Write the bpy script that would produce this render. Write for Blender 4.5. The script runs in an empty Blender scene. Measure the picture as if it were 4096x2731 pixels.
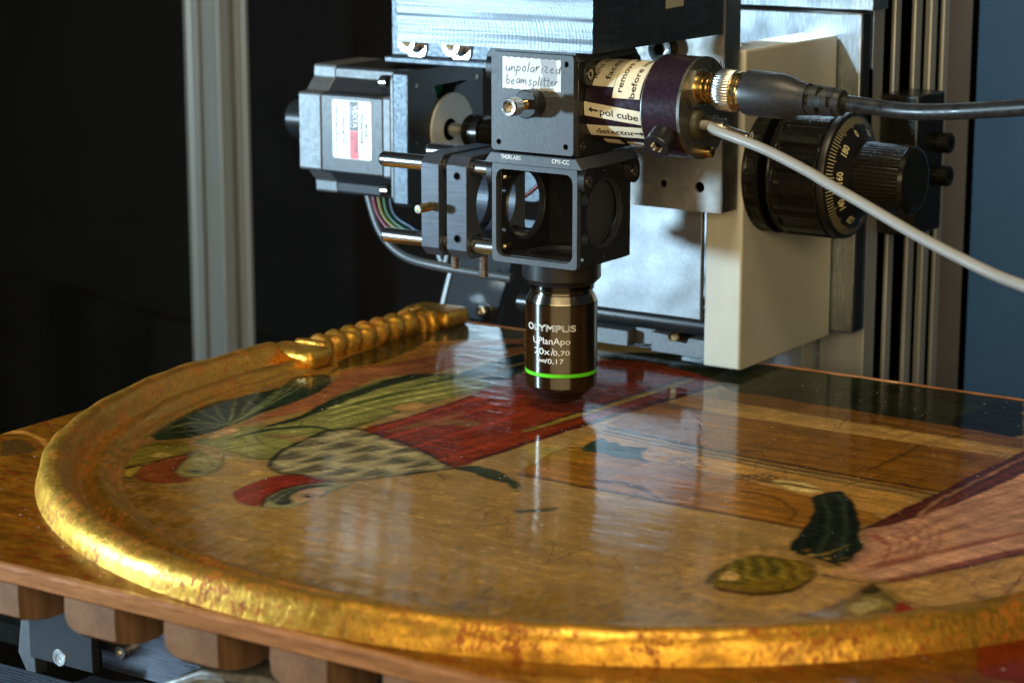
import bpy, bmesh, math, random
import numpy as np
from mathutils import Vector
from mathutils.geometry import tessellate_polygon
random.seed(7)
RNG = np.random.default_rng(7)
U = 0.001                                    # everything below is written in millimetres
scene = bpy.context.scene
COL = scene.collection
R = math.radians
# ------------------------------------------------------------------ camera
cam = bpy.data.cameras.new('camera'); cam_o = bpy.data.objects.new('camera', cam); COL.objects.link(cam_o)
CAM = Vector((483.64, -756.58, 165.08))
pitch, yaw = 0.216833, -0.590037
fw = Vector((math.sin(yaw) * math.cos(pitch), math.cos(yaw) * math.cos(pitch), -math.sin(pitch)))
cam_o.location = CAM * U
q = fw.to_track_quat('-Z', 'Y'); cam_o.rotation_mode = 'QUATERNION'; cam_o.rotation_quaternion = q
cam.sensor_width = 36; cam.lens = 83.74; cam.clip_start = 0.05; cam.clip_end = 20
cam.dof.use_dof = True; cam.dof.focus_distance = 0.872; cam.dof.aperture_fstop = 16; cam.dof.aperture_blades = 7
scene.camera = cam_o
# ------------------------------------------------------------------ world and lamps, some added as fill (a dark laboratory)
w = bpy.data.worlds.new("World"); scene.world = w; w.use_nodes = True
w.node_tree.nodes['Background'].inputs[0].default_value = (0.80, 0.86, 1.0, 1)
w.node_tree.nodes['Background'].inputs[1].default_value = 0.022
def lamp(name, pos, target, size, power, color, shape='DISK', size_y=None, spread=180):
    l = bpy.data.lights.new(name, 'AREA'); l.shape = shape; l.size = size * U
    if size_y: l.size_y = size_y * U
    l.energy = power; l.color = color; l.spread = R(spread)
    o = bpy.data.objects.new(name, l); COL.objects.link(o); o.location = Vector(pos) * U
    o.rotation_mode = 'QUATERNION'
    o.rotation_quaternion = (Vector(target) - Vector(pos)).to_track_quat('-Z', 'Y')
    return o
lamp('cool_key_lamp', (-466, -416, 42), (0, 10, 20), 46, 6.4, (0.56, 0.82, 1.0))
lamp('warm_overhead_fill', (140, -400, 900), (60, -80, -50), 300, 5.6, (1.0, 0.82, 0.52), 'RECTANGLE', 300)  # added fill: lights the panel from above, spares upright faces
lamp('warm_room_lamp', (640, -1150, 340), (20, 0, 0), 1600, 12.0, (1.0, 0.78, 0.42), 'RECTANGLE', 440)
lamp('cool_top_fill', (-280, -340, 560), (-20, 168, 93), 70, 0.8, (0.55, 0.80, 1.0), spread=16)  # added narrow beam to brighten the upper back plate
lamp('back_fill', (500, 420, 500), (-260, 800, 0), 300, 2.8, (1.0, 0.96, 0.86), spread=66)  # added fill for post, wall and rails, kept off the cream block
lamp('post_fill', (-420, 40, 700), (-530, 400, -60), 200, 0.9, (0.97, 1.0, 0.94), spread=70)  # added fill for the front of the post
scene.view_settings.view_transform = 'Standard'; scene.view_settings.look = 'None'
scene.view_settings.exposure = 0; scene.view_settings.gamma = 1
scene.cycles.use_denoising = True
scene.cycles.max_bounces = 8
# ------------------------------------------------------------------ mesh helpers
ORG = {}
def V3(*a): return Vector(a)
def basis(d):
    d = Vector(d).normalized()
    a = Vector((0, 0, 1)) if abs(d.z) < .9 else Vector((1, 0, 0))
    e1 = d.cross(a).normalized(); e2 = d.cross(e1).normalized()
    return d, e1, e2
class MB:
    def __init__(s): s.v = []; s.f = []
    def add(s, vs, fs):
        k = len(s.v); s.v += [tuple(x) for x in vs]; s.f += [tuple(i + k for i in f) for f in fs]; return s
    def box(s, x0, x1, y0, y1, z0, z1):
        return s.add([(x, y, z) for x in (x0, x1) for y in (y0, y1) for z in (z0, z1)],
                     [(0, 1, 3, 2), (4, 6, 7, 5), (0, 4, 5, 1), (2, 3, 7, 6), (0, 2, 6, 4), (1, 5, 7, 3)])
    def loft(s, rings, cap0=True, cap1=True, closed=True):
        n = len(rings[0]); k = len(s.v)
        for r in rings: s.v += [tuple(p) for p in r]
        for i in range(len(rings) - 1):
            for j in range(n if closed else n - 1):
                a, b = k + i * n + j, k + i * n + (j + 1) % n
                s.f.append((a, b, b + n, a + n))
        if cap0: s.f.append(tuple(k + j for j in range(n)))
        if cap1: s.f.append(tuple(k + (len(rings) - 1) * n + j for j in reversed(range(n))))
        return s
    def lathe(s, o, d, prof, n=48, cap0=True, cap1=True, a0=0, rfun=None):
        d, e1, e2 = basis(d); o = Vector(o); rings = []
        for t, r in prof:
            rr = []
            for j in range(n):
                th = 2 * math.pi * j / n + a0
                q_ = r if rfun is None else rfun(t, r, th)
                rr.append(o + d * t + e1 * (q_ * math.cos(th)) + e2 * (q_ * math.sin(th)))
            rings.append(rr)
        return s.loft(rings, cap0, cap1)
    def tube(s, pts, r, n=16, cap=True):
        P = [Vector(p) for p in pts]; rings = []
        up = None
        for i, p in enumerate(P):
            d = (P[min(i + 1, len(P) - 1)] - P[max(i - 1, 0)]).normalized()
            if up is None: _, e1, e2 = basis(d)
            else:
                e1 = (up - d * up.dot(d)).normalized(); e2 = d.cross(e1)
            up = e1
            rad = r(i / (len(P) - 1)) if callable(r) else r
            rings.append([p + e1 * (rad * math.cos(2 * math.pi * j / n)) + e2 * (rad * math.sin(2 * math.pi * j / n)) for j in range(n)])
        return s.loft(rings, cap, cap)
    def plate(s, outer, holes, axis, a, b):
        mp = {'x': lambda u, v, t: (t, u, v), 'y': lambda u, v, t: (u, t, v), 'z': lambda u, v, t: (u, v, t)}[axis]
        loops = [outer] + list(holes); flat = [p for l in loops for p in l]
        tri = tessellate_polygon([[Vector((p[0], p[1], 0)) for p in l] for l in loops])
        n = len(flat); vs = [mp(p[0], p[1], a) for p in flat] + [mp(p[0], p[1], b) for p in flat]
        fs = [tuple(t) for t in tri] + [tuple(i + n for i in reversed(t)) for t in tri]
        k = 0
        for l in loops:
            m = len(l)
            for j in range(m): fs.append((k + j, k + (j + 1) % m, n + k + (j + 1) % m, n + k + j))
            k += m
        return s.add(vs, fs)
    def ring(s, axis, c, r0, r1, a, b, n=48):
        return s.plate(circ(c[0], c[1], r1, n), [circ(c[0], c[1], r0, n)], axis, a, b)
def circ(cx, cy, r, n=32, a0=0): return [(cx + r * math.cos(a0 + 2 * math.pi * j / n), cy + r * math.sin(a0 + 2 * math.pi * j / n)) for j in range(n)]
def rrect(x0, x1, y0, y1, r, n=5):
    o = []
    for cx, cy, a in ((x1 - r, y1 - r, 0), (x0 + r, y1 - r, 90), (x0 + r, y0 + r, 180), (x1 - r, y0 + r, 270)):
        for k in range(n + 1): t = R(a + 90 * k / n); o.append((cx + r * math.cos(t), cy + r * math.sin(t)))
    return o
def obj(name, mb, m, parent=None, bevel=0, seg=2, ang=30, label=None, smooth=True, fix=True, kind=None):
    o0 = ORG.get(parent.name, Vector((0, 0, 0))) if parent else Vector((0, 0, 0))
    me = bpy.data.meshes.new(name)
    me.from_pydata([((x - o0.x) * U, (y - o0.y) * U, (z - o0.z) * U) for x, y, z in mb.v], [], mb.f)
    if fix:
        b = bmesh.new(); b.from_mesh(me)
        bmesh.ops.recalc_face_normals(b, faces=b.faces); b.to_mesh(me); b.free()
    if smooth:
        me.polygons.foreach_set('use_smooth', [True] * len(me.polygons)); me.set_sharp_from_angle(angle=R(ang))
    me.materials.append(m)
    o = bpy.data.objects.new(name, me); COL.objects.link(o)
    if parent: o.parent = parent
    ORG[o.name] = o0
    if bevel:
        md = o.modifiers.new('bevel', 'BEVEL'); md.width = bevel * U; md.segments = seg; md.limit_method = 'ANGLE'; md.angle_limit = R(35)
        md.harden_normals = False
    if label: o['label'] = label
    if kind: o['kind'] = kind
    return o
def tag(o, label=None, cat=None, group=None, kind=None):
    if label: o['label'] = label
    if cat: o['category'] = cat
    if group: o['group'] = group
    if kind: o['kind'] = kind
    return o
def thing(name, label, cat, loc, group=None):
    o = bpy.data.objects.new(name, None); COL.objects.link(o); o.location = Vector(loc) * U
    o.empty_display_size = 0.01
    ORG[o.name] = Vector(loc); return tag(o, label, cat, group)
def hexring(o, d, rr, t, n=48):
    d, e1, e2 = basis(d); o = Vector(o) + d * t; out = []
    for j in range(n):
        th = 2 * math.pi * j / n; k = rr * math.cos(R(30)) / math.cos((th % R(60)) - R(30))
        out.append(o + e1 * (k * math.cos(th)) + e2 * (k * math.sin(th)))
    return out
def cring(o, d, r, t, n=48, rip=0):
    d, e1, e2 = basis(d); o = Vector(o) + d * t
    return [o + e1 * ((r + rip * (j % 2)) * math.cos(2 * math.pi * j / n)) + e2 * ((r + rip * (j % 2)) * math.sin(2 * math.pi * j / n)) for j in range(n)]
def socket_head(mb, o, d, r, L, hx, depth=None, n=48, rip=0):
    """cap screw head with a hexagonal socket; o is the seat, d points out of the seat"""
    depth = depth or L * .55
    mb.loft([cring(o, d, r, 0, n, rip), cring(o, d, r, L * .88, n, rip), cring(o, d, r * .93, L, n), cring(o, d, hx * 1.12, L, n),
             hexring(o, d, hx, L - .12, n), hexring(o, d, hx, L - depth, n)])
    return mb
def threaded(mb, o, d, r, L, pitch=.7, n=24, t0=0):
    k = max(2, int(L / pitch)); prof = []
    for i in range(k):
        prof += [(t0 + L * i / k, r * .84), (t0 + L * (i + .5) / k, r)]
    prof.append((t0 + L, r * .88))
    return mb.lathe(o, d, prof, n)
# ------------------------------------------------------------------ lettering
_tc = {}
def text2d(body, bold=0, outline=0, res=3):
    key = (body, bold, outline)
    if key in _tc: return _tc[key]
    c = bpy.data.curves.new('lettering', 'FONT'); c.body = body; c.size = 1; c.resolution_u = res
    if bold: c.offset = bold
    if outline: c.fill_mode = 'NONE'; c.bevel_depth = outline; c.bevel_resolution = 0
    o = bpy.data.objects.new('lettering', c); COL.objects.link(o)
    dg = bpy.context.evaluated_depsgraph_get(); me = bpy.data.meshes.new_from_object(o.evaluated_get(dg))
    vs = np.array([v.co[:] for v in me.vertices]); fs = [tuple(p.vertices) for p in me.polygons]
    bpy.data.objects.remove(o); bpy.data.curves.remove(c); bpy.data.meshes.remove(me)
    vs[:, 2] = 0 if not outline else vs[:, 2]
    _tc[key] = (vs, fs); return _tc[key]
def lettering(mb, body, place, h=None, w=None, cap=.70, bold=0, outline=0, align='c', slant=0):
    """place(u, v) maps flat millimetres (u right, v up from the baseline) to the surface; h = capital height"""
    vs, fs = text2d(body, bold, outline)
    x0, x1 = vs[:, 0].min(), vs[:, 0].max()
    sy = (h or 1) / cap; sx = sy
    if w: sx = w / (x1 - x0)
    if w and not h: sy = sx
    u = (vs[:, 0] - {'c': (x0 + x1) / 2, 'l': x0, 'r': x1}[align]) * sx; v = vs[:, 1] * sy
    u = u + v * slant
    return mb.add([place(a, b) for a, b in zip(u, v)], fs)
GL = {'u': [[(0, 1), (.05, .25), (.3, 0), (.55, .25), (.62, 1), (.62, .2), (.75, 0)]],
 'n': [[(0, 1), (0, 0), (.05, .6), (.3, .95), (.52, .7), (.6, 0)]],
 'p': [[(.05, 1), (0, -.75)], [(.02, .7), (.35, 1), (.6, .6), (.35, .08), (.02, .2)]],
 'o': [[(.35, 1), (.05, .7), (.1, .15), (.4, 0), (.6, .45), (.35, 1)]],
 'l': [[(.1, 1.75), (.05, 0)]],
 'a': [[(.6, .9), (.3, 1), (.02, .45), (.25, 0), (.58, .5), (.62, 1), (.6, .3), (.75, 0)]],
 'r': [[(.05, 1), (.05, 0), (.1, .6), (.3, .95), (.55, .95)]],
 'i': [[(.1, 1), (.08, 0)], [(.12, 1.45), (.14, 1.55)]],
 'z': [[(0, 1), (.6, 1), (.02, 0), (.65, .03)]],
 'e': [[(.03, .5), (.58, .6), (.35, 1), (.03, .6), (.2, 0), (.65, .2)]],
 'd': [[(.6, .8), (.3, 1), (.02, .45), (.25, 0), (.58, .4), (.66, 1.75), (.64, 0)]],
 'b': [[(.05, 1.75), (.02, 0), (.4, .02), (.6, .5), (.35, .95), (.05, .6)]],
 'm': [[(0, 1), (0, 0), (.05, .7), (.22, 1), (.38, .6), (.38, 0), (.42, .7), (.6, 1), (.8, .6), (.82, 0)]],
 's': [[(.55, .95), (.2, 1), (.06, .72), (.5, .38), (.38, 0), (0, .06)]],
 't': [[(.3, 1.6), (.26, .12), (.55, 0)], [(0, 1.05), (.6, 1.08)]]}
ADV = {'l': .35, 'i': .38, 'm': 1.05, 't': .65}
def handwriting(mb, word, x, z, xh, width, place):
    tot = sum(ADV.get(c, .85) for c in word); k = width / tot; cx = x
    for c in word:
        jx, jz = random.uniform(-.1, .1), random.uniform(-.12, .12) * xh
        for st in GL[c]:
            pts = [(cx + (px + .12 * py) * k + jx, z + py * xh + jz) for px, py in st]
            P = []
            for i in range(len(pts) - 1):
                for t in (0, .5): P.append((pts[i][0] + (pts[i + 1][0] - pts[i][0]) * t, pts[i][1] + (pts[i + 1][1] - pts[i][1]) * t))
            P.append(pts[-1])
            for _ in range(1):
                P = [P[0]] + [tuple(.25 * P[i - 1][j] + .5 * P[i][j] + .25 * P[i + 1][j] for j in (0, 1)) for i in range(1, len(P) - 1)] + [P[-1]]
            hw = .17; vs = []; fs = []
            for i, p in enumerate(P):
                a, b = P[max(i - 1, 0)], P[min(i + 1, len(P) - 1)]
                dx, dz = b[0] - a[0], b[1] - a[1]; L = math.hypot(dx, dz) or 1
                vs += [place(p[0] - dz / L * hw, p[1] + dx / L * hw), place(p[0] + dz / L * hw, p[1] - dx / L * hw)]
            fs = [(2 * i, 2 * i + 1, 2 * i + 3, 2 * i + 2) for i in range(len(P) - 1)]
            mb.add(vs, fs)
        cx += ADV.get(c, .85) * k
# ------------------------------------------------------------------ materials
def lin(c): return tuple((x / 255 / 12.92 if x <= 10 else ((x / 255 + .055) / 1.055) ** 2.4) for x in c)
class NT:
    def __init__(s, name):
        s.m = bpy.data.materials.new(name); s.m.use_nodes = True; s.t = s.m.node_tree; s.n = s.t.nodes; s.p = s.n['Principled BSDF']
        s.co = s.n.new('ShaderNodeTexCoord')
    def link(s, a, b): s.t.links.new(a, b)
    def mapped(s, scale=(1, 1, 1), rot=(0, 0, 0), loc=(0, 0, 0)):
        mp = s.n.new('ShaderNodeMapping'); mp.inputs['Scale'].default_value = scale; mp.inputs['Rotation'].default_value = rot; mp.inputs['Location'].default_value = loc
        s.link(s.co.outputs['Object'], mp.inputs['Vector']); return mp.outputs[0]
    def noise(s, scale, vec=None, detail=3, rough=.55):
        n = s.n.new('ShaderNodeTexNoise'); n.inputs['Scale'].default_value = scale; n.inputs['Detail'].default_value = detail; n.inputs['Roughness'].default_value = rough
        s.link(vec if vec is not None else s.co.outputs['Object'], n.inputs['Vector']); return n.outputs['Fac']
    def vor(s, scale, vec=None, feature='F1', out='Distance'):
        n = s.n.new('ShaderNodeTexVoronoi'); n.feature = feature; n.inputs['Scale'].default_value = scale
        s.link(vec if vec is not None else s.co.outputs['Object'], n.inputs['Vector']); return n.outputs[out]
    def ramp(s, fac, a, b, va=0., vb=1.):
        n = s.n.new('ShaderNodeMapRange'); n.inputs['From Min'].default_value = a; n.inputs['From Max'].default_value = b
        n.inputs['To Min'].default_value = va; n.inputs['To Max'].default_value = vb; s.link(fac, n.inputs['Value']); return n.outputs[0]
    def mix(s, fac, a, b, mode='MIX'):
        n = s.n.new('ShaderNodeMix'); n.data_type = 'RGBA'; n.blend_type = mode
        for k, x in ((0, fac), (6, a), (7, b)):
            if isinstance(x, (int, float)): n.inputs[k].default_value = x
            elif isinstance(x, tuple): n.inputs[k].default_value = (*x, 1)
            else: s.link(x, n.inputs[k])
        return n.outputs[2]
    def math(s, op, a, b=None, c=None):
        n = s.n.new('ShaderNodeMath'); n.operation = op
        for k, x in enumerate((a, b, c)):
            if x is None: continue
            if isinstance(x, (int, float)): n.inputs[k].default_value = x
            else: s.link(x, n.inputs[k])
        return n.outputs[0]
    def bump(s, h, strength, dist, normal=None):
        n = s.n.new('ShaderNodeBump'); n.inputs['Strength'].default_value = strength; n.inputs['Distance'].default_value = dist * U
        s.link(h, n.inputs['Height'])
        if normal is not None: s.link(normal, n.inputs['Normal'])
        return n.outputs[0]
    def set(s, **k):
        for a, x in k.items():
            i = s.p.inputs[{'col': 'Base Color', 'rough': 'Roughness', 'metal': 'Metallic', 'spec': 'Specular IOR Level', 'coat': 'Coat Weight', 'crough': 'Coat Roughness', 'nor': 'Normal', 'alpha': 'Alpha', 'trans': 'Transmission Weight', 'sheen': 'Sheen Weight', 'ani': 'Anisotropic', 'cnor': 'Coat Normal'}[a]]
            if isinstance(x, (int, float)): i.default_value = x
            elif isinstance(x, tuple): i.default_value = (*x, 1)
            else: s.link(x, i)
        return s
def mat(name, col, rough=.5, metal=0, var=0, vscale=300, bumps=(), rvar=0, rscale=600, spec=.5, coat=0, crough=.05, stretch=None, speck=0, speckcol=(.5, .5, .5)):
    t = NT(name); vec = t.mapped(stretch) if stretch else None
    c = col
    if var: c = t.mix(t.ramp(t.noise(vscale, vec, 4), .3, .7), tuple(x * (1 - var) for x in col), tuple(min(1, x * (1 + var)) for x in col))
    if speck: c = t.mix(t.ramp(t.noise(4200, None, 2), .66, .74, 0, speck), c, speckcol)
    t.set(col=c, metal=metal, spec=spec, coat=coat, crough=crough)
    t.set(rough=t.ramp(t.noise(rscale, vec, 3), .3, .7, max(.02, rough - rvar), rough + rvar) if rvar else rough)
    nor = None
    for sc, st, di in bumps: nor = t.bump(t.noise(sc, vec, 3), st, di, nor)
    if nor is not None: t.set(nor=nor)
    return t.m
M = {}
M['anod'] = mat('black_anodised', (.045, .052, .066), .46, 0, .25, 900, [(2600, .25, .05)], .06, speck=.35, speckcol=(.16, .17, .18))
M['anod_brush'] = mat('black_anodised_brushed', (.047, .056, .074), .40, .25, .3, 500, [(900, .3, .04)], .08, 900, stretch=(.25, 3, 3))
M['anod_gloss'] = mat('black_anodised_smooth', (.013, .014, .016), .30, 0, .08, 500, [(2600, .06, .02)], .03, speck=.06)
M['purple'] = mat('plum_anodised_barrel', (.030, .016, .028), .27, .35, .3, 800, [(3000, .12, .03)], .05, speck=.5, speckcol=(.12, .11, .13))
def turned(name, col, rough, axis, ani=.9, var=.1):
    """lathe-turned metal: fine rings round the axis stretch every highlight along it"""
    t = NT(name); tg = t.n.new('ShaderNodeTangent'); tg.direction_type = 'RADIAL'; tg.axis = axis
    n = t.noise(90, t.mapped((1, 1, .5)), 3, .5)
    t.set(col=t.mix(t.ramp(n, .3, .7), tuple(x * (1 - var) for x in col), tuple(x * (1 + var) for x in col)), metal=1, rough=rough, ani=ani)
    t.p.inputs['Anisotropic Rotation'].default_value = .25; t.link(tg.outputs[0], t.p.inputs['Tangent']); return t.m
M['steel'] = mat('ground_steel', (.56, .55, .53), .22, 1, .05, 300, [(400, .03, .02)], .03, 300, stretch=(.3, 2, 2))
M['bolt'] = mat('screw_steel', (.60, .56, .50), .22, 1, .12, 900, [(1500, .06, .02)], .06)
M['warm_metal'] = mat('warm_tinted_metal', (.70, .52, .24), .22, 1, .15, 800, [(1800, .08, .02)], .07)  # gold tint puts warm reflections on steel screws into the colour
M['nickel'] = mat('nickel_plated', (.72, .70, .66), .3, 1, .08, 900, [], .05)
M['gunmetal'] = turned('dark_chromed_barrel', (.13, .122, .108), .23, 'Z')
M['collar'] = turned('glint_collar', (.50, .46, .38), .24, 'Z')  # lighter, warmer colour carries the light reflected by the shoulder
M['gun_dark'] = mat('blackened_metal_nose', (.035, .028, .026), .22, .6, .2, 300, [], .05)
M['alu_plate'] = mat('scratched_aluminium_plate', (.30, .30, .29), .5, .6, .2, 160, [(14, .8, 2.5), (700, .25, .05), (4000, .2, .02)], .12, 300)
M['alu_grain'] = mat('ground_aluminium_plate', (.30, .315, .33), .44, 1, .10, 800, [(13, 1.0, 2.2), (1300, .3, .07)], .03, 900)
M['alu_cast'] = mat('cast_aluminium', (.165, .175, .185), .56, .8, .12, 450, [(1400, .3, .06)], .04, 700)
M['alu_edge'] = mat('sawn_aluminium_edge', (.25, .26, .27), .4, 1, .25, 300, [(900, .5, .08)], .1, 500, stretch=(4, 4, .15))
M['extrusion'] = mat('anodised_aluminium_profile', (.52, .53, .52), .38, .55, .06, 100, [(400, .1, .05)], .05, 200, stretch=(4, 4, .1))
M['post'] = mat('dull_aluminium_profile', (.20, .21, .195), .42, .4, .06, 100, [(400, .1, .05)], .05, 200, stretch=(4, 4, .1))
M['bracket'] = mat('blue_grey_bracket_metal', (.085, .10, .115), .5, .85, .12, 200, [(700, .2, .05)], .08)
M['beige'] = mat('cream_enamel', (.50, .495, .425), .38, 0, .05, 60, [(1100, .22, .08)], .05, coat=.15, crough=.25, spec=.5)
M['knob'] = mat('black_knob_plastic', (.008, .008, .007), .24, 0, .2, 400, [(1800, .1, .04)], .06, spec=.32)
M['dial'] = mat('black_dial', (.008, .008, .009), .42, 0, .1, 400, [(2600, .08, .02)])
M['rubber'] = mat('black_rubber_boot', (.020, .021, .023), .42, 0, .2, 800, [(1500, .5, .12)], .05)
M['coax'] = mat('black_pvc_cable', (.014, .015, .016), .36, 0, .3, 300, [(500, .25, .1)], .12, 300, speck=.25)
M['grey_pvc'] = mat('grey_pvc_cable', (.29, .285, .265), .36, 0, .05, 120, [(180, .15, .25)], .05)
M['grommet'] = mat('dark_rubber_grommet', (.04, .035, .022), .5, 0, .1, 500, [(1500, .1, .05)])
M['label'] = mat('cream_label_tape', (.72, .66, .50), .35, 0, .06, 200, [(300, .1, .05)], .05)
M['paper'] = mat('white_paper', (.74, .76, .80), .6, 0, .06, 220, [(260, .35, .12)], 0)
M['ink'] = mat('black_print', (.012, .012, .014), .45)
M['pencil'] = mat('ballpoint_ink', (.05, .055, .07), .5)
M['white_print'] = mat('white_print', (.78, .78, .74), .5)
M['cream_print'] = mat('cream_scale_print', (.72, .66, .38), .5)
M['green_band'] = mat('green_enamel_band', (.10, .62, .015), .3, 0, .05, 300)
M['plate_end'] = mat('dull_nickel_plate', (.20, .20, .18), .42, .9, .15, 300, [(900, .15, .03)], .08)
M['tape'] = mat('matt_grey_tape', (.36, .36, .31), .6, 0, .1, 1500, [(3000, .3, .03)])
M['motor_black'] = mat('black_motor_laminations', (.017, .019, .023), .42, 0, .12, 300, [(2200, .15, .03)], .04, speck=.15)
M['sticker'] = mat('silver_sticker', (.66, .70, .72), .4, 0, .05, 400)
M['red_print'] = mat('red_print', (.55, .06, .07), .45)
M['dark_print'] = mat('grey_black_print', (.05, .055, .06), .45)
M['disc'] = mat('frosted_grey_disc', (.46, .48, .46), .5, .1, .15, 90, [(800, .1, .05)])
M['lamgrn'] = mat('green_lacquer', (.01, .20, .12), .4)
M['black_cloth'] = mat('black_cloth', (.003, .003, .0027), .85, 0, .3, 20, [(300, .3, .5)], spec=.15)
M['black_board'] = mat('brown_black_board', (.0035, .0033, .0024), .8, 0, .3, 12, [(60, .2, .5)], spec=.1)
M['bluewall'] = mat('blue_painted_wall', (.025, .062, .112), .6, 0, .07, 14, [(300, .15, .3)], spec=.3)
M['greypanel'] = mat('grey_brown_panel', (.17, .155, .145), .6, 0, .05, 30, [(200, .1, .2)])
M['floor'] = mat('dark_floor', (.02, .018, .014), .6)
M['void'] = mat('unlit_bore', (.002, .002, .002), .9, spec=0)  # near-black colour standing in for the shade inside holes and slots
M['acrylic'] = mat('smoked_acrylic', (.03, .033, .037), .2, 0, .1, 100, spec=.6)
M['acrylic_edge'] = mat('lit_acrylic_edge', (.55, .62, .66), .35, 0, .1, 200)  # pale colour puts the light on the black acrylic's edges into paint
M['conn'] = mat('grey_die_cast_shell', (.24, .25, .255), .45, .05, .3, 500, [(1300, .5, .12)], .1)
for k, c in dict(wire_grey=(.06, .065, .07), wire_pink=(.15, .022, .065), wire_yellow=(.14, .125, .03), wire_green=(.012, .08, .035), wire_blue=(.012, .03, .065), wire_red=(.15, .01, .01)).items():
    M[k] = mat(k, c, .4)
def mill_material():
    """fly-cut face: overlapping arcs of fine grooves in two passes"""
    t = NT('fly_cut_aluminium'); sep = t.n.new('ShaderNodeSeparateXYZ'); t.link(t.co.outputs['Object'], sep.inputs[0])
    x, z = sep.outputs['X'], sep.outputs['Z']
    def arcs(zc, rad, pitch, sgn):
        dz = t.math('SUBTRACT', z, zc); rr = t.math('SQRT', t.math('MAXIMUM', t.math('SUBTRACT', rad * rad, t.math('MULTIPLY', dz, dz)), 0.0))
        u = t.math('ADD', x, t.math('MULTIPLY', rr, sgn))
        ph = t.math('ADD', t.math('MULTIPLY', u, 2 * math.pi / pitch), t.math('MULTIPLY', t.noise(90, None, 2), 3.0))
        return t.math('SINE', ph)
    a = arcs(.004, .045, .00060, 1.0); b = arcs(.052, .05, .00070, -1.0)
    nz = t.noise(130, t.mapped((.25, 1, 2.6)), 3)
    k = t.ramp(t.math('ADD', z, t.math('MULTIPLY', t.math('SUBTRACT', nz, .5), .006)), .0185, .024)
    h = t.math('ADD', t.math('MULTIPLY', a, t.math('SUBTRACT', 1.0, k)), t.math('MULTIPLY', b, k))
    n1 = t.bump(t.noise(120, t.mapped((.05, 1, 1)), 2), 1.0, 1.3)
    nor = t.bump(h, .22, .10, n1)
    nor = t.bump(t.noise(900, t.mapped((1, 1, .3)), 2), .25, .05, nor)
    c = t.mix(t.ramp(h, -1, 1), (.07, .078, .086), (.125, .134, .143))
    t.set(col=c, metal=1, rough=.36, nor=nor); return t.m
M['mill'] = mill_material()
def brushed_dark():
    t = NT('dark_machined_side'); v = t.mapped((1, 1, .06)); v2 = t.mapped((1, .05, 1))
    n = t.noise(1400, v, 3); n2 = t.noise(1200, v2, 3)
    h = t.math('ADD', n, n2)
    t.set(col=t.mix(t.ramp(h, .8, 1.2), (.13, .15, .155), (.22, .245, .245)), metal=1, rough=t.ramp(h, .7, 1.3, .30, .42), nor=t.bump(h, .35, .03)); return t.m
M['side'] = brushed_dark()
def scratched():
    t = NT('scratched_back_plate')
    hs = []
    for ang in (25, 40, 58, -30, 8): hs.append(t.ramp(t.noise(300, t.mapped((9, 9, .35), (0, R(ang), 0)), 2), .62, .72))
    h = hs[0]
    for x in hs[1:]: h = t.math('MAXIMUM', h, x)
    base = t.noise(60, None, 4)
    t.set(col=t.mix(h, t.mix(base, (.26, .29, .31), (.40, .43, .45)), (.75, .78, .80)), metal=1, rough=t.ramp(base, .3, .7, .32, .46), nor=t.bump(h, .25, .05)); return t.m
M['scratch'] = scratched()
def gold_leaf():
    t = NT('worn_gold_leaf')
    a = t.noise(60, None, 5, .62); b = t.noise(240, None, 4, .6); s = t.math('ADD', t.math('MULTIPLY', a, .65), t.math('MULTIPLY', b, .35))
    s2 = t.math('ADD', t.math('MULTIPLY', s, .6), t.math('MULTIPLY', t.noise(900, t.mapped((1, 1, .5)), 3), .4)); bole = t.ramp(s2, .528, .565); dirt = t.ramp(t.noise(130, None, 5, .65), .47, .66)
    gold = t.mix(t.noise(400, None, 3), (.46, .215, .022), (.78, .44, .065))
    c = t.mix(t.math('MULTIPLY', dirt, .65), gold, (.20, .09, .015)); c = t.mix(bole, c, (.33, .10, .014))
    cr = t.ramp(t.vor(190, None, 'DISTANCE_TO_EDGE'), .0, .035, 1, 0)
    c = t.mix(t.math('MULTIPLY', cr, t.ramp(a, .45, .6, 0, .75)), c, (.06, .025, .008))
    nor = t.bump(a, .35, .7); nor = t.bump(b, .5, .4, nor); nor = t.bump(t.noise(1300, None, 3), .4, .10, nor); nor = t.bump(cr, .35, .12, nor)
    met = t.math('SUBTRACT', .93, t.math('ADD', t.math('MULTIPLY', bole, .8), t.math('MULTIPLY', dirt, .3)))
    t.set(col=c, metal=t.math('MAXIMUM', met, 0.0), rough=t.ramp(s2, .35, .65, .30, .56), nor=nor, spec=.12, coat=.08, crough=.12); return t.m
M['gold'] = gold_leaf()
def wood(name, c1, c2, rough, stretch, scale=70, coat=0):
    t = NT(name); v = t.mapped(stretch); g = t.noise(scale, v, 6, .65); f = t.noise(scale * 9, v, 3)
    c = t.mix(t.ramp(t.math('ADD', t.math('MULTIPLY', g, .7), t.math('MULTIPLY', f, .3)), .35, .65), c1, c2)
    t.set(col=c, rough=rough, nor=t.bump(f, .3, .1), coat=coat, crough=.2); return t.m
M['rim'] = wood('varnished_panel_edge', (.22, .085, .028), (.50, .23, .09), .42, (.6, 6, 6), 60, .2)
M['batten'] = wood('end_grain_batten', (.15, .075, .036), (.29, .16, .085), .6, (1, 8, .8), 50)
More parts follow.
